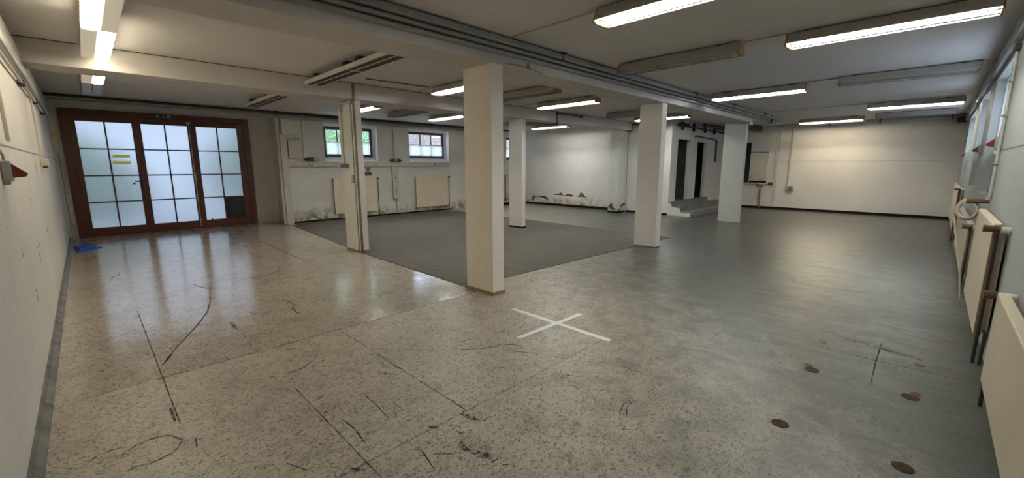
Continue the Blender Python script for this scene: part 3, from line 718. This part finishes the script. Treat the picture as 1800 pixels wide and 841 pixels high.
# ================================================================== barred windows
def window(n, x0, x1, yi, z0, z1, cols, curtain, deep=.22, flip=1):
    """timber window set back in its opening; flip=-1 for the right wall (outside is towards -y)"""
    ys = lambda d: yi + flip*d
    def bx(mb, a, b, d0, d1, c, d, bev=0): p, q = sorted((ys(d0), ys(d1))); return mb.box(a, b, p, q, c, d, bev)
    wm = M['darkwood'] if flip > 0 else M['white']
    fr = MB(); fx0, fx1, fz0, fz1 = x0+.07, x1-.07, z0+.13, z1-.07
    bx(fr, x0, fx0, deep+.02, deep+.12, z0, z1); bx(fr, fx1, x1, deep+.02, deep+.12, z0, z1); bx(fr, fx0, fx1, deep+.02, deep+.12, z0, fz0); bx(fr, fx0, fx1, deep+.02, deep+.12, fz1, z1)
    o = struct('window_%d' % n, fr, M['gloss'])
    sl = MB()
    p = [(ys(-.012), z0), (ys(deep+.03), z0), (ys(deep+.03), z0+.10), (ys(-.012), z0+.025)]
    sl.prism(p, 'X', x0, x1).build('window_sill', M['gloss'], o)
    ln_ = MB(); bx(ln_, x0+.001, x0+.012, -.004, deep+.02, z0+.03, z1-.001); bx(ln_, x1-.012, x1-.001, -.004, deep+.02, z0+.03, z1-.001); bx(ln_, x0+.012, x1-.012, -.004, deep+.02, z1-.012, z1-.001); ln_.build('window_lining', M['gloss'], o)  # thin white lining added to brighten the reveals
    s = MB(); w_ = .088
    bx(s, fx0, fx0+w_, deep, deep+.06, fz0, fz1, .004); bx(s, fx1-w_, fx1, deep, deep+.06, fz0, fz1, .004)
    bx(s, fx0+w_, fx1-w_, deep, deep+.06, fz0, fz0+.085, .004); bx(s, fx0+w_, fx1-w_, deep, deep+.06, fz1-.085, fz1, .004)
    gx0, gx1, gz0, gz1 = fx0+w_, fx1-w_, fz0+.085, fz1-.085
    for c in range(1, cols):
        x = gx0+(gx1-gx0)*c/cols; bx(s, x-.016, x+.016, deep+.01, deep+.05, gz0, gz1)
    zm = gz0+(gz1-gz0)*.5; bx(s, gx0, gx1, deep+.01, deep+.05, zm-.014, zm+.014)
    s.build('window_sash', wm, o)
    g = MB(); bx(g, gx0, gx1, deep+.028, deep+.034, gz0, gz1); g.build('glass_panes', M['glass'], o)
    if curtain:
        c = MB(); nx = 90; rows = [zm-.005, zm-.02, gz0+.10, gz0+.01]
        grid = []
        for z in rows:
            k = .35 if z > zm-.03 else 1
            grid.append([c.bm.verts.new((gx0+.005+(gx1-gx0-.01)*i/nx, ys(deep-.022)+.010*k*math.sin(i*.9)+.004*math.sin(i*.37+z*9), z+.004*math.sin(i*1.1))) for i in range(nx+1)])
        for a, b in zip(grid, grid[1:]):
            for i in range(nx): c.bm.faces.new((a[i], a[i+1], b[i+1], b[i]))
        co = c.build('net_curtain', M['lace'], None, ((gx0+gx1)/2, ys(deep-.02), gz0), True)
        tag(co, curtain, 'curtain', 'half-height net curtains')
window(1, *WIN_W[0][:2], YW, 1.75, 2.85, 4, 'white half-height net curtain in the window behind the board-clad pillar')
window(2, *WIN_W[1][:2], YW, 1.75, 2.85, 3, 'white lace half curtain in the fully visible three-pane-wide window')
window(3, *WIN_W[2][:2], YW, 1.75, 2.85, 2, 'white half curtain in the sliver of window beside the slim far pillar')
for n, (a, b, c, d) in enumerate(WIN_R): window(4+n, a, b, YR-.10, 1.75, d, 3, None, .12, -1)

# outside, seen only through the glass
struct('ground_outside', MB().box(-12, 30, YD+.36, 34, -.12, -.02), M['paving'])
def bush(name, label, loc, sx, sy, sz, seed, grp=None):
    bm = bmesh.new(); bmesh.ops.create_icosphere(bm, subdivisions=5, radius=1)
    for v in bm.verts:
        n = noise.fractal(v.co*2.2+Vector((seed, 0, 0)), 1.0, 2.0, 5)
        v.co = v.co*(1+.28*n); v.co = Vector((v.co.x*sx, v.co.y*sy, max(-.5, v.co.z)*sz+sz*.5))
    mb = MB(); mb.bm.free(); mb.bm = bm
    o = mb.build(name, M['leaf'], None, smooth=True); o.location = loc
    return tag(o, label, 'bush', grp)
bush('garden_bush', 'green bush outside, blurred through the left glazed door', (-.6, 18.6, -.05), 1.9, 1.1, 1.7, 3.0)
bush('garden_tree', 'leafy green tree seen through the upper panes of the first barred window', (8.6, 21.5, -.05), 4.2, 2.0, 4.5, 9.0)
o = MB().box(-6, 6, 0, 3, 0, 5.5).build('neighbour_building', M['render']); o.location = (21.0, 22.5, -.05); tag(o, 'brownish neighbouring wall seen through the second barred window', 'building')

# ================================================================== window wall fittings
t = thing('cable_trunking', 'long cream cable trunking below the barred windows', 'trunking', (4.035, YW-.002, 1.66))
MB().box(.0, 5.495, -.07, 0, -.06, .06, .006).build('trunking_duct', M['trunk'], t)
for x in (.55, .63, 2.58, 4.81, 4.88): MB().box(x-.018, x+.018, -.078, -.068, -.02, .025, .003).build('socket', M['pipedark'], t)
t = thing('cable_trunking', 'upright cream trunking running up the corner beside the glazed doors', 'trunking', (3.86, YW-.033, 0))
MB().box(.0, .17, -.06, .03, 0.001, 2.46, .006).box(.17, .52, -.06, .03, 2.36, 2.46, .006).build('trunking_duct', M['trunk'], t)
MB().box(-.07, .0, -.02, .03, .02, 3.0, .004).build('corner_casing', M['wall_dado'], t)
MB().box(.02, .15, -.064, -.058, 1.10, 1.112).build('duct_joint', M['pipedark'], t)
t = thing('distribution_box', 'flat cream cupboard box in the corner between glazed doors and first barred window', 'box', (4.23, YW-.002, 2.07))
MB().box(-.18, .20, -.05, 0, -.26, .27, .006).build('box_body', M['wall'], t)
MB().box(-.165, .185, -.062, -.05, -.245, .255, .004).build('box_door', M['trunk'], t)
MB().box(-.185, -.17, -.066, -.05, -.25, .26).build('door_gap', M['pipedark'], t)  # dark strip painting the shadow along the left edge of the box
t = thing('cable_trunking', 'short upright trunking with sockets between the two window-wall radiators', 'trunking', (7.30, YW-.002, 0))
MB().box(-.10, .10, -.06, 0, .53, 1.597, .006).build('trunking_duct', M['trunk'], t)
for z in (.70, .78, .86, 1.12, 1.22): MB().box(-.02, .02, -.066, -.058, z-.018, z+.018, .003).build('socket', M['pipedark'], t)
MB().box(-.06, .06, -.08, 0, .50, .56, .006).tube([(.02, -.03, .52), (.02, -.03, .05)], .016, 8).build('drop_pipe', M['plast'], t)
for x, lab in ((4.48, 'thin vertical conduit up the wall left of the first barred window'), (7.30, 'thin vertical conduit up the wall between the two barred windows')):
    o = MB().tube([(0, -.012, 0), (0, -.012, 1.1)], .012, 8).build('cable_conduit', M['wall'], None); o.location = (x, YW, 1.83); tag(o, lab, 'conduit', 'thin wall conduits')
def plug(loc, label, flip=1, dark=False):
    t = thing('power_connector', label, 'connector', loc, 'red and grey power connectors over the trunking')
    MB().tube([(-.22*flip, 0, 0), (-.19*flip, 0, 0), (-.18*flip, 0, 0), (-.10*flip, 0, 0)], [.020, .022, .042, .042], 14).build('cable_gland', M['flap'], t, smooth=True)
    MB().tube([(-.10*flip, 0, .006), (.04*flip, 0, .006)], .055, 16).build('connector_ring', M['redp'] if not dark else M['radside'], t, smooth=True)
    MB().tube([(.04*flip, 0, 0), (.12*flip, 0, 0), (.21*flip, 0, 0)], [.062, .058, .022], 16).build('connector_body', M['plast'] if not dark else M['flap'], t, smooth=True)
    MB().box(-.03, .03, 0, .075, -.03, .03, .005).build('wall_mount', M['plast'], t)
plug((4.66, YW-.077, 1.80), 'grey and red power connector above the trunking left of the first barred window')
plug((7.33, YW-.077, 1.795), 'dark power connector above the trunking between the two barred windows', 1, True)
t = thing('wall_lamp', 'small red and brown fitting under the trunking beside the first barred window', 'fitting', (6.38, YW, 1.44))
MB().tube([(0, 0, .07), (0, -.03, .07)], .06, 14).build('round_base', M['trunkdark'], t)
MB().box(-.12, .10, -.05, 0, -.12, -.02, .012).build('red_label', M['redp'], t)
MB().tube([(0, -.02, .03), (0, -.03, -.05)], .012, 8).build('stem', M['trunkdark'], t)

def radiator(label, loc, ln, h, z0, valve_end, along='x+', cast=True):
    """flat panel radiator; local +y is the room side; x runs along the wall"""
    t = thing('radiator', label, 'radiator', loc, None, 0 if along == 'x+' else PI)
    T = .045; G = .045
    p = MB(); p.box(0, ln, G, G+T, z0, z0+h, .010); p.build('panel', M['rad'], t)
    p = MB(); p.box(.01, ln-.01, G-.004, G+T-.006, z0+h-.004, z0+h+.006, .002)
    for i in range(int(ln/.05)): p.box(.02+i*.05, .025+i*.05, .012, G+.004, z0+.03, z0+h-.02)
    p.build('top_grille', M['rad'], t)
    for x in (-.004, ln-.006): MB().box(x, x+.010, G+.003, G+T-.003, z0+.004, z0+h-.004, .002).build('side_panel', M['radside'], t)
    for x in (.2, ln-.2): MB().box(x-.015, x+.015, 0, G, z0+.08, z0+h-.08).build('wall_bracket', M['pipedark'], t)
    vx = ln+.05 if valve_end else -.05; s = 1 if valve_end else -1
    MB().tube([(vx, G+.02, 0), (vx, G+.02, z0+h-.03), (vx-s*.05, G+.02, z0+h-.03)], .011, 8).build('supply_pipe', M['pipedark'], t)
    MB().tube([(vx+s*.03, .028, 0), (vx+s*.03, .028, z0+.05), (vx-s*.04, .028, z0+.05)], .011, 8).build('return_pipe', M['pipedark'], t)
    v = MB().tube([(vx-s*.01, G+.02, z0+h-.03), (vx-s*.01, G+T+.055, z0+h-.03)], [.024, .028], 14)
    v.build('thermostat_valve', M['brass'], t, smooth=True)
    MB().tube([(vx+s*.005, -.0, z0+h-.035), (vx+s*.005, G, z0+h-.035)], .026, 12).build('valve_cap', M['white'], t, smooth=True)
    return t
# on the window wall (room is towards -y, so the radiator is turned round)
def wr(label, x0, x1, z0, z1): return radiator(label, (x1, YW-.003, 0), x1-x0, z1-z0, z0, False, 'x-')
wr('cream flat radiator under the first barred window, behind the board-clad pillar', 5.22, 6.60, .18, 1.25)
wr('cream flat radiator under the second barred window', 8.05, 9.42, .18, 1.25)
# on the right wall
def rr(label, x0, x1, z0, z1, ve=False): return radiator(label, (x0, YR+.003, 0), x1-x0, z1-z0, z0, ve)
rr('low beige radiator nearest the camera at the bottom right', 1.85, 4.02, .20, .80, True)
rr('tall beige radiator with brown edge, second along the right wall', 5.02, 6.75, .22, 1.14)
rr('low beige radiator behind the coiled cable, third along the right wall', 7.9, 10.9, .20, .86)
rr('narrow-looking tall radiator in the far corner of the right wall', 13.1, 16.7, .22, 1.13)
t = thing('coiled_cable', 'beige cable coil hanging over the valve between the right wall radiators', 'cable', (7.15, YR+.135, 1.22))
c = MB()
for k in range(3):
    r1 = .115+.014*k
    c.tube([(.05+.02*k+.06*math.cos(a*PI/14), .02+r1*.62*math.cos(a*PI/14), -.13+r1*.85*math.sin(a*PI/14)) for a in range(0, 29)], .009, 8, False)
c.build('cable_loops', M['cable'], t, smooth=True)
MB().tube([(.05, .12, -.20), (-.10, .06, -.55), (-.22, .0, -.85), (-.30, -.03, -1.12)], .008, 8).build('cable_tail', M['cable'], t, smooth=True)
MB().tube([(0, -.133, -.02), (0, .045, -.02)], .026, 12).build('hook', M['brass'], t)
t = thing('cable_conduit', 'upright conduit with a black bracket on the right wall beside the first recess', 'conduit', (6.95, YR, 1.26))
MB().tube([(0, .018, 0), (0, .018, 1.54)], .014, 10).build('conduit_pipe', M['pipewarm'], t, smooth=True)
MB().box(-.10, .10, 0, .045, 1.50, 1.56, .006).build('top_bracket', M['pipedark'], t)
MB().tube([(0, .026, .01), (0, .026, -.03)], .025, 12).build('end_fitting', M['plast'], t)
for z in (.35, .85, 1.2): MB().box(-.03, .03, 0, .045, z, z+.02, .003).build('clip', M['plast'], t)

def red_socket(label, loc, rz, s=1.0, grey=True):
    t = thing('power_socket', label, 'socket', loc, None, rz)
    # local x points into the room
    if grey:
        MB().box(0, .075*s, -.085*s, .085*s, -.10*s, .11*s, .010).build('socket_housing', M['plast'], t)
        MB().box(.0, .05*s, -.06*s, .07*s, -.135*s, -.09*s, .006).build('socket_base', M['plast'], t)
    m_ = MB().prism([(.070*s, .085*s), (.18*s, -.02*s), (.165*s, -.055*s), (.070*s, -.065*s)], 'Y', -.07*s, .07*s)
    bmesh.ops.bevel(m_.bm, geom=list(m_.bm.edges), offset=.008*s, segments=2, affect='EDGES')
    m_.build('socket_cover', M['redp'], t)
    MB().tube([(.03*s, 0, .10*s), (.03*s, -.02*s, .17*s), (.006, -.05*s, .24*s)], .012*s, 8).build('cable', M['cable'], t, smooth=True)
    return t
red_socket('grey wall socket with dark red triangular cover on the left wall', (XL, 4.50, 1.57), 0, .66)
t = thing('light_switch', 'small beige switch box on the left wall further along from the red socket', 'switch', (XL, 8.6, 1.66))
MB().box(0, .080, -.08, .08, -.045, .045, .008).build('switch_body', M['trunk'], t)
MB().box(.015, .060, -.05, .05, -.075, -.045, .008).build('switch_key', M['pipedark'], t)
for x, s, lab in ((7.16, .62, 'red socket hood on the right wall beside the upright conduit'), (9.9, .62, 'red socket with dangling wire between right wall recesses, middle one'), (14.3, .62, 'smallest and furthest red socket hood on the right wall')):
    red_socket(lab, (x, YR, 1.845), PI/2, s)
for y, z0, z1, wd, lab in ((5.15, 1.80, 2.60, .05, 'cream vertical duct dropping to the red left wall socket'), (8.75, 1.70, 2.60, .035, 'cream vertical duct dropping to the small left wall switch')):
    o = MB().box(0, .022, -wd/2, wd/2, z0, z1, .004).build('cable_duct', M['trunk']); o.location = (XL, y, 0); tag(o, lab, 'duct', 'vertical ducts on the left wall')
t = thing('wall_pipe', 'pair of thick pale pipes high along the left wall', 'pipe', (XL, YR+.02, 2.6))
Ly = YD-.3-YR
MB().box(0, .052, 0, Ly, .17, .31, .020).build('upper_pipe', M['pipelight'], t, smooth=True)
MB().box(0, .055, 0, Ly-.15, .02, .165, .020).build('lower_pipe', M['pipelight'], t, smooth=True)
t = thing('wall_conduit', 'thin cream conduit with clamps below the thick pipes on the left wall', 'conduit', (XL, YR+.02, 2.52))
MB().tube([(.03, 0, 0), (.03, 11.6, 0)], .016, 8).build('conduit_pipe', M['trunk'], t, smooth=True)
for y in (3.0, 5.0, 7.7, 9.6, 11.3): MB().box(0, .055, y-.03, y+.03, -.045, .03, .006).build('clamp', M['pipedark'], t)
o = MB().box(-.045, .045, -.006, 0, -.13, .12).build('paper_notice', M['paper'], None); o.location = (-.335, YD-.001, 2.24); tag(o, 'yellowed paper note high in the corner left of the glazed doors', 'notice')
t = thing('radiator_pipe', 'thin rusty pipes and valves up the corner left of the glazed doors', 'pipe', (XL+.06, YD-.12, 0))
MB().tube([(0, 0, .02), (0, 0, 1.9)], .014, 8).build('riser', M['pipe'], t)
for z in (.25, .33, 1.05, 1.72): MB().tube([(-.03, -.02, z), (.04, -.02, z)], .024, 10).build('valve', M['plast'], t)

# blue cloth on the floor
cb = MB(); nx, ny = 36, 30; g = []
A = [Vector((-.335, 12.10)), Vector((-.12, 12.5)), Vector((.085, 11.68)), Vector((-.26, 11.24))]
for i in range(nx+1):
    row = []
    for j in range(ny+1):
        a, b = i/nx, j/ny
        p = (A[0]*(1-a)+A[1]*a)*(1-b)+(A[3]*(1-a)+A[2]*a)*b
        n = noise.fractal(Vector((a*3.2, b*2.4, 3.1)), 1, 2, 3); n2 = abs(noise.noise(Vector((a*4+7, b*9, 1))))
        e = min(a, 1-a, b, 1-b)*6
        z = .006+min(1, e)*(.025+.035*abs(n)+.03*n2)
        row.append(cb.bm.verts.new((p.x+.02*n*(1-min(1, e)), p.y+.05*n*(1-min(1, e)), z)))
    g.append(row)
for i in range(nx):
    for j in range(ny): cb.bm.faces.new((g[i][j], g[i+1][j], g[i+1][j+1], g[i][j+1]))
o = cb.build('floor_cloth', M['cloth'], None, (-.15, 11.8, 0), True); tag(o, 'crumpled blue cloth on the floor by the left wall near the glazed doors', 'cloth')
mod = o.modifiers.new('thickness', 'SOLIDIFY'); mod.thickness = .005; mod.offset = -1

# pipes along the top of the window wall
t = thing('wall_pipe', 'grey pipe under the ceiling along the window wall and over the doors', 'pipe', (XL+.02, YW-.09, 2.93))
MB().tube([(0, 0, 0), (10.6, 0, .0)], .045, 12).build('pipe_body', M['pipe'], t, smooth=True)
t = thing('wall_pipe', 'dark pipe tight to the ceiling above the doors and barred windows', 'pipe', (XL+.02, YW-.10, 3.025))
MB().tube([(0, 0, 0), (13.8, 0, 0)], .030, 10).build('pipe_body', M['pipedark'], t, smooth=True)
for x in (4.2, 6.6, 9.1, 11.5): MB().box(x-.06, x+.06, -.05, .05, -.035, .034, .004).build('pipe_clamp', M['flap'], t)
# far end of the window wall, seen between pillars
t = thing('wall_pipe', 'rusty upright pipe with an elbow on the window wall, between the two middle pillars', 'pipe', (12.40, YW, 0))
MB().tube([(0, -.05, .15), (0, -.05, 1.22), (.14, -.05, 1.24)], .022, 10).build('pipe_body', M['trunkdark'], t, smooth=True)
MB().tube([(-.12, -.04, .15), (-.12, -.04, 1.1)], .014, 8).build('thin_pipe', M['trunk'], t, smooth=True)
t = thing('pipe_bench', 'two low horizontal pipes with a black base along the window wall end', 'pipe', (11.4, YW, 0))
MB().box(0, 2.05, -.22, -.002, 0, .10, .004).build('base', M['black'], t)
MB().tube([(0, -.20, .14), (2.05, -.20, .14)], .022, 8).build('lower_pipe', M['white'], t, smooth=True)
MB().tube([(0, -.16, .22), (2.05, -.16, .22)], .018, 8).build('upper_pipe', M['trunkdark'], t, smooth=True)
t = thing('corner_pipe', 'stained pipe up the corner where the peeling wall begins', 'pipe', (XP-.05, YW-.05, 0))
MB().tube([(0, 0, .02), (0, 0, 2.7)], .03, 10).build('pipe_body', M['trunkdark'], t, smooth=True)

# black heating pipe stepping down from the beam
t = thing('ceiling_pipe', 'thin dark pipe stepping down the face of the second beam', 'pipe', (9.2, 7.45, 2.72))
MB().tube([(1.15, -.02, .28), (.0, -.02, .28), (0, -.02, 0), (-.35, -.02, -.03), (-1.1, -.02, -.03)], .016, 8).build('pipe_body', M['pipedark'], t, smooth=True)
for x in (.02, 1.12): MB().tube([(x, -.05, .28), (x, .03, .28)], .03, 8).build('pipe_joint', M['pipedark'], t)

# peeled plaster on the damp wall and on the pilaster (flakes of bare wall)
def flake(pts, plane, at_, parent, sq=1.0, z0=.44):
    # broken, irregular outline
    pts = [(a, z0+(z-z0)*sq) for a, z in pts]; out = []
    for p, q in zip(pts, pts[1:]+pts[:1]):
        d = math.dist(p, q); n = max(1, int(d/.035))
        for i in range(n):
            k = .012*(1 if i else .3)
            out.append((p[0]+(q[0]-p[0])*i/n+random.uniform(-k, k), p[1]+(q[1]-p[1])*i/n+random.uniform(-k, k)*.6))
    pts = out
    m_ = MB(); m_.prism(pts, plane, *at_); return m_.build('bare_patch', M['plaster'], parent)
flake([(11.15, .44), (10.9, .50), (10.74, .56), (10.68, .62), (10.62, .52), (10.52, .42), (10.8, .44)], 'X', (XP-.006, XP), wd_, .62)
flake([(10.5, .42), (10.42, .50), (10.28, .56), (10.10, .50), (10.02, .42), (10.2, .38)], 'X', (XP-.006, XP), wd_, .62)
flake([(9.95, .42), (9.80, .46), (9.74, .62), (9.70, .70), (9.64, .62), (9.50, .46), (9.42, .40), (9.7, .39)], 'X', (XP-.006, XP), wd_, .62)
flake([(12.2, .36), (11.95, .34), (11.5, .36), (11.42, .25), (11.36, .22), (11.44, .32), (11.9, .31), (12.1, .30), (12.22, .12), (12.28, .14)], 'X', (XP-.006, XP), wd_)
flake([(13.1, .18), (13.35, .24), (13.42, .30), (13.3, .32), (13.12, .26)], 'Y', (7.69-.006, 7.69), wd_)
pl = bpy.data.objects['wall_pilaster']
flake([(8.04, .20), (7.96, .30), (7.90, .34), (7.84, .20), (7.74, .12), (7.695, .12), (7.8, .08), (7.95, .10)], 'X', (12.864, 12.87), pl)
flake([(12.87, .12), (13.0, .11), (13.12, .16), (13.2, .24), (13.1, .10), (12.95, .07)], 'Y', (7.684, 7.69), pl)
# small pipes over the pilaster
t = thing('ceiling_pipe', 'small dark pipes and valves in the corner above the pilaster', 'pipe', (13.3, 7.6, 2.8))
MB().tube([(-.1, -.9, .18), (.0, -.1, .18), (.0, -.1, -.02), (.0, .05, -.04)], .018, 8).build('pipe_body', M['pipedark'], t, smooth=True)
MB().tube([(.06, .05, -.04), (.06, .05, -2.70)], .010, 8).build('drop_pipe', M['pipe'], t, smooth=True)

# ================================================================== steps and alcove
t = thing('stair_flight', 'three grey steps with a white side in front of the two dark doorways', 'stairs', (13.45, 5.3, 0))
Y = lambda y: y-5.3
MB().box(.0, 4.6, Y(5.62), Y(6.149), .001, .145, .004).box(0, 4.6, Y(5.30), Y(5.62), .001, .145, .006).build('step', M['step'], t)
MB().box(.0, 4.0, Y(5.72), Y(6.149), .146, .295, .006).build('step', M['step'], t)
MB().box(.0, 3.05, Y(6.02), Y(6.149), .296, .445, .006).build('step', M['step'], t)
MB().prism([(Y(5.36), .0), (Y(5.40), .10), (Y(5.70), .12), (Y(5.76), .25), (Y(6.0), .27), (Y(6.05), .40), (Y(6.149), .40), (Y(6.149), 0)], 'X', -.02, -.001).build('side_cheek', M['wall'], t)['label'] = 'white painted side of the steps'
for z, y, x1 in ((.145, 5.30, 4.6), (.295, 5.72, 4.0), (.445, 6.02, 3.05)):
    MB().box(.0, x1, Y(y)-.004, Y(y)+.012, z-.008, z+.003).build('nosing', M['pipedark'], t)
t = thing('wall_pipe', 'dark angled pipe on the wall above and right of the dark doorways', 'pipe', (15.2, YS, 2.6))
MB().tube([(0, -.04, 0), (.06, -.04, .03), (1.95, -.04, -.02), (2.05, -.04, -.08), (2.05, -.04, -.85)], .022, 8).build('pipe_body', M['pipedark'], t, smooth=True)
t = thing('ceiling_duct', 'dark pipes bundled under the ceiling over the steps', 'duct', (13.6, YS-.05, 2.88))
MB().box(.2, .8, -.12, 0, -.02, .10, .01).build('junction_box', M['flap'], t)
MB().tube([(.0, -.06, .02), (4.4, -.06, -.03)], .030, 10).build('pipe_body', M['pipedark'], t, smooth=True)
MB().tube([(1.4, -.35, .08), (4.4, -.35, .08)], .06, 12).build('thick_pipe', M['pipedark'], t, smooth=True)
for x in (.4, 1.3, 2.3, 3.2): MB().box(x-.02, x+.02, -.09, 0, -.12, .15, .003).build('hanger', M['flap'], t)
t = thing('ceiling_duct', 'brown casing under the ceiling at the back right of the steps', 'duct', (16.6, 4.9, 2.86))
MB().box(-1.2, 1.4, -.12, .16, .0, .19, .01).build('casing', M['pipedark'], t)

# ================================================================== back wall fittings
t = thing('hatch_board', 'cream board hung in the serving hatch of the back wall', 'board', (XB-.002, 4.80, 1.04))
MB().box(-.05, 0, -.29, .29, 0, 1.05, .006).build('board_panel', M['wall_dado'], t)
MB().box(-.055, 0, -.30, .31, 1.05, 1.07, .003).build('top_rail', M['pipedark'], t)
MB().box(-.045, 0, -.29, .29, -.075, -.002).build('gap', M['black'], t)
t = thing('hatch_shelf', 'narrow pale shelf below the hatch board on the back wall', 'shelf', (XB, 5.2, .93))
MB().box(-.10, 0, -.77, .75, 0, .03, .006).build('shelf_board', M['white'], t)
for y in (-.4, .5): MB().box(-.08, 0, y-.01, y+.01, -.08, 0, .003).build('shelf_bracket', M['pipedark'], t)
t = thing('power_socket', 'black socket block on the back wall at the right end of the hatch shelf', 'socket', (XB-.002, 4.365, .94))
MB().box(-.06, 0, -.08, .08, -.05, .05, .008).build('socket_body', M['flap'], t)
MB().tube([(-.06, 0, 0), (-.08, 0, 0)], .03, 10).build('socket_face', M['pipedark'], t)
t = thing('wall_pipe', 'stained upright pipe under the hatch shelf', 'pipe', (XB-.04, 4.68, 0))
MB().tube([(0, 0, .03), (0, 0, .82)], .028, 10).build('pipe_body', M['trunkdark'], t, smooth=True)
MB().tube([(0, -.10, .84), (0, .10, .84)], .03, 10).build('pipe_tee', M['brass'], t, smooth=True)
o = MB().box(-.03, 0, -.05, .05, 0, 2.75, .004).build('cable_duct', M['pipewarm']); o.location = (XB-.002, 4.24, .10); tag(o, 'wide pale vertical duct between hatch board and fuse box', 'duct')
t = thing('cable_conduit', 'pale vertical conduit down the back wall to a small fuse box', 'conduit', (XB-.002, 3.80, .885))
MB().tube([(-.03, 0, 0), (-.03, 0, 2.1)], .026, 10).build('conduit_pipe', M['pipewarm'], t, smooth=True)
MB().box(-.05, 0, -.02, .02, 2.02, 2.16, .004).build('top_clip', M['pipedark'], t)
t = thing('fuse_box', 'small beige fuse box with round front on the back wall', 'box', (XB, 3.72, .80))
MB().box(-.09, 0, -.12, .12, -.08, .08, .010).build('box_body', M['plast'], t)
MB().tube([(-.09, -.02, 0), (-.13, -.02, 0)], .07, 16).build('round_cover', M['trunkdark'], t, smooth=True)
t = thing('wall_pipe', 'beige pipe high across the back wall above the warm lamp', 'pipe', (XB-.06, YR+.02, 2.99))
MB().tube([(0, 0, 0), (0, 4.6, 0)], .04, 12).build('pipe_body', M['pipewarm'], t, smooth=True)
for y in (.3, 1.9, 3.2): MB().box(-.05, .06, y-.015, y+.015, -.06, .07, .003).build('pipe_clamp', M['pipedark'], t)
t = thing('speaker_box', 'small black box up in the far right corner of the back wall', 'box', (XB-.10, YR+.12, 2.84))
MB().box(-.09, .10, -.10, .10, -.02, .14, .008).build('box_body', M['flap'], t)
MB().box(-.094, -.088, -.08, .08, 0, .12).build('box_front', M['pipedark'], t)

# ================================================================== carpet, tape and floor plates
CP = [(3.45, 4.26), (3.86, 12.10), (3.88, 12.35), (4.02, 12.52), (4.10, YW-.02), (9.36, YW-.02), (9.30, 8.6), (9.20, 4.07), (8.05, 4.12), (8.02, 4.06), (7.78, 4.10), (7.77, 4.17), (3.66, 4.25), (3.64, 4.285), (3.45, 4.285)]
CP = [(3.44, 4.275), (3.50, 7.5), (3.86, 12.10), (3.88, 12.35), (4.02, 12.52), (4.10, YW-.11), (9.36, YW-.11), (9.30, 8.6), (9.20, 4.09), (8.02, 4.11), (8.02, 4.26), (7.78, 4.26), (7.78, 4.14), (3.64, 4.275)]
m_ = MB(); m_.prism([(x-6.4, y-8.4) for x, y in CP], 'Z', .0005, .007)
o = m_.build('carpet', M['carpet']); o.location = (6.4, 8.4, 0); tag(o, 'large worn dark grey-brown felt carpet among the pillars', 'carpet')
s_ = MB()
s_.box(3.7-6.4, 9.2-6.4, 6.62-8.4, 6.632-8.4, .007, .0082); s_.box(4.545-6.4, 4.556-6.4, 6.63-8.4, 12.7-8.4, .007, .0082); s_.box(6.9-6.4, 6.91-6.4, 4.3-8.4, 6.62-8.4, .007, .0082); s_.box(7.2-6.4, 7.21-6.4, 6.64-8.4, 12.7-8.4, .007, .0082)
s_.build('carpet_seam', M['pipedark'], o)
t = thing('floor_tape_cross', 'white tape cross stuck on the floor in front of the nearest pillar', 'tape', (3.255, 2.60, 0))
def strip(a, b, w_, z): 
    a = Vector((a[0]-3.255, a[1]-2.60)); b = Vector((b[0]-3.255, b[1]-2.60)); d = (b-a).normalized(); n = Vector((-d.y, d.x))*w_/2
    pts = [a+n, a-n, b-n*1.0+d*.01, b+n-d*.01]
    MB().prism([(p.x, p.y) for p in pts], 'Z', z, z+.0012).build('tape_strip', M['tape'], t)
strip((3.255, 3.23), (3.262, 1.965), .055, .0005); strip((2.70, 2.61), (3.66, 2.58), .055, .0018)
for x, y, lab in ((2.90, .51, 'dark round floor plate, the left one of the near pair'), (2.91, -.06, 'dark round floor plate closest to the bottom right radiator'),
                  (3.89, -.055, 'dark round floor plate touching a rust ring near the right wall'), (3.89, .516, 'dark round floor plate with a rust ring behind it, left of the far pair')):
    m_ = MB(); n = 28; m_.prism([(.048*math.cos(2*PI*i/n), .048*math.sin(2*PI*i/n)) for i in range(n)], 'Z', .0003, .003)
    o = m_.build('floor_plate', M['rust']); o.location = (x, y, 0); tag(o, lab, 'floor plate', 'round brown floor plates')
for x, y, lab in ((4.606, .554, 'thin rust ring on the floor, furthest left'), (4.60, -.09, 'thin rust ring beside the brown stain line'), (3.965, .552, 'rust ring behind the left far floor plate'), (3.972, -.083, 'rust ring overlapping the edge of the right far floor plate')):
    m_ = MB(); n = 24; r1, r2 = .017, .028
    a = [m_.bm.verts.new((r1*math.cos(2*PI*i/n), r1*math.sin(2*PI*i/n), .0035)) for i in range(n)]; b = [m_.bm.verts.new((r2*math.cos(2*PI*i/n), r2*math.sin(2*PI*i/n), .0035)) for i in range(n)]
    c = [m_.bm.verts.new((r2*1.05*math.cos(2*PI*i/n), r2*1.05*math.sin(2*PI*i/n), .0003)) for i in range(n)]
    for i in range(n):
        j = (i+1) % n; m_.bm.faces.new((a[i], a[j], b[j], b[i])); m_.bm.faces.new((b[i], b[j], c[j], c[i]))
    o = m_.build('rust_ring', M['rustring']); o.location = (x, y, 0); tag(o, lab, 'rust ring', 'rust rings on the floor')
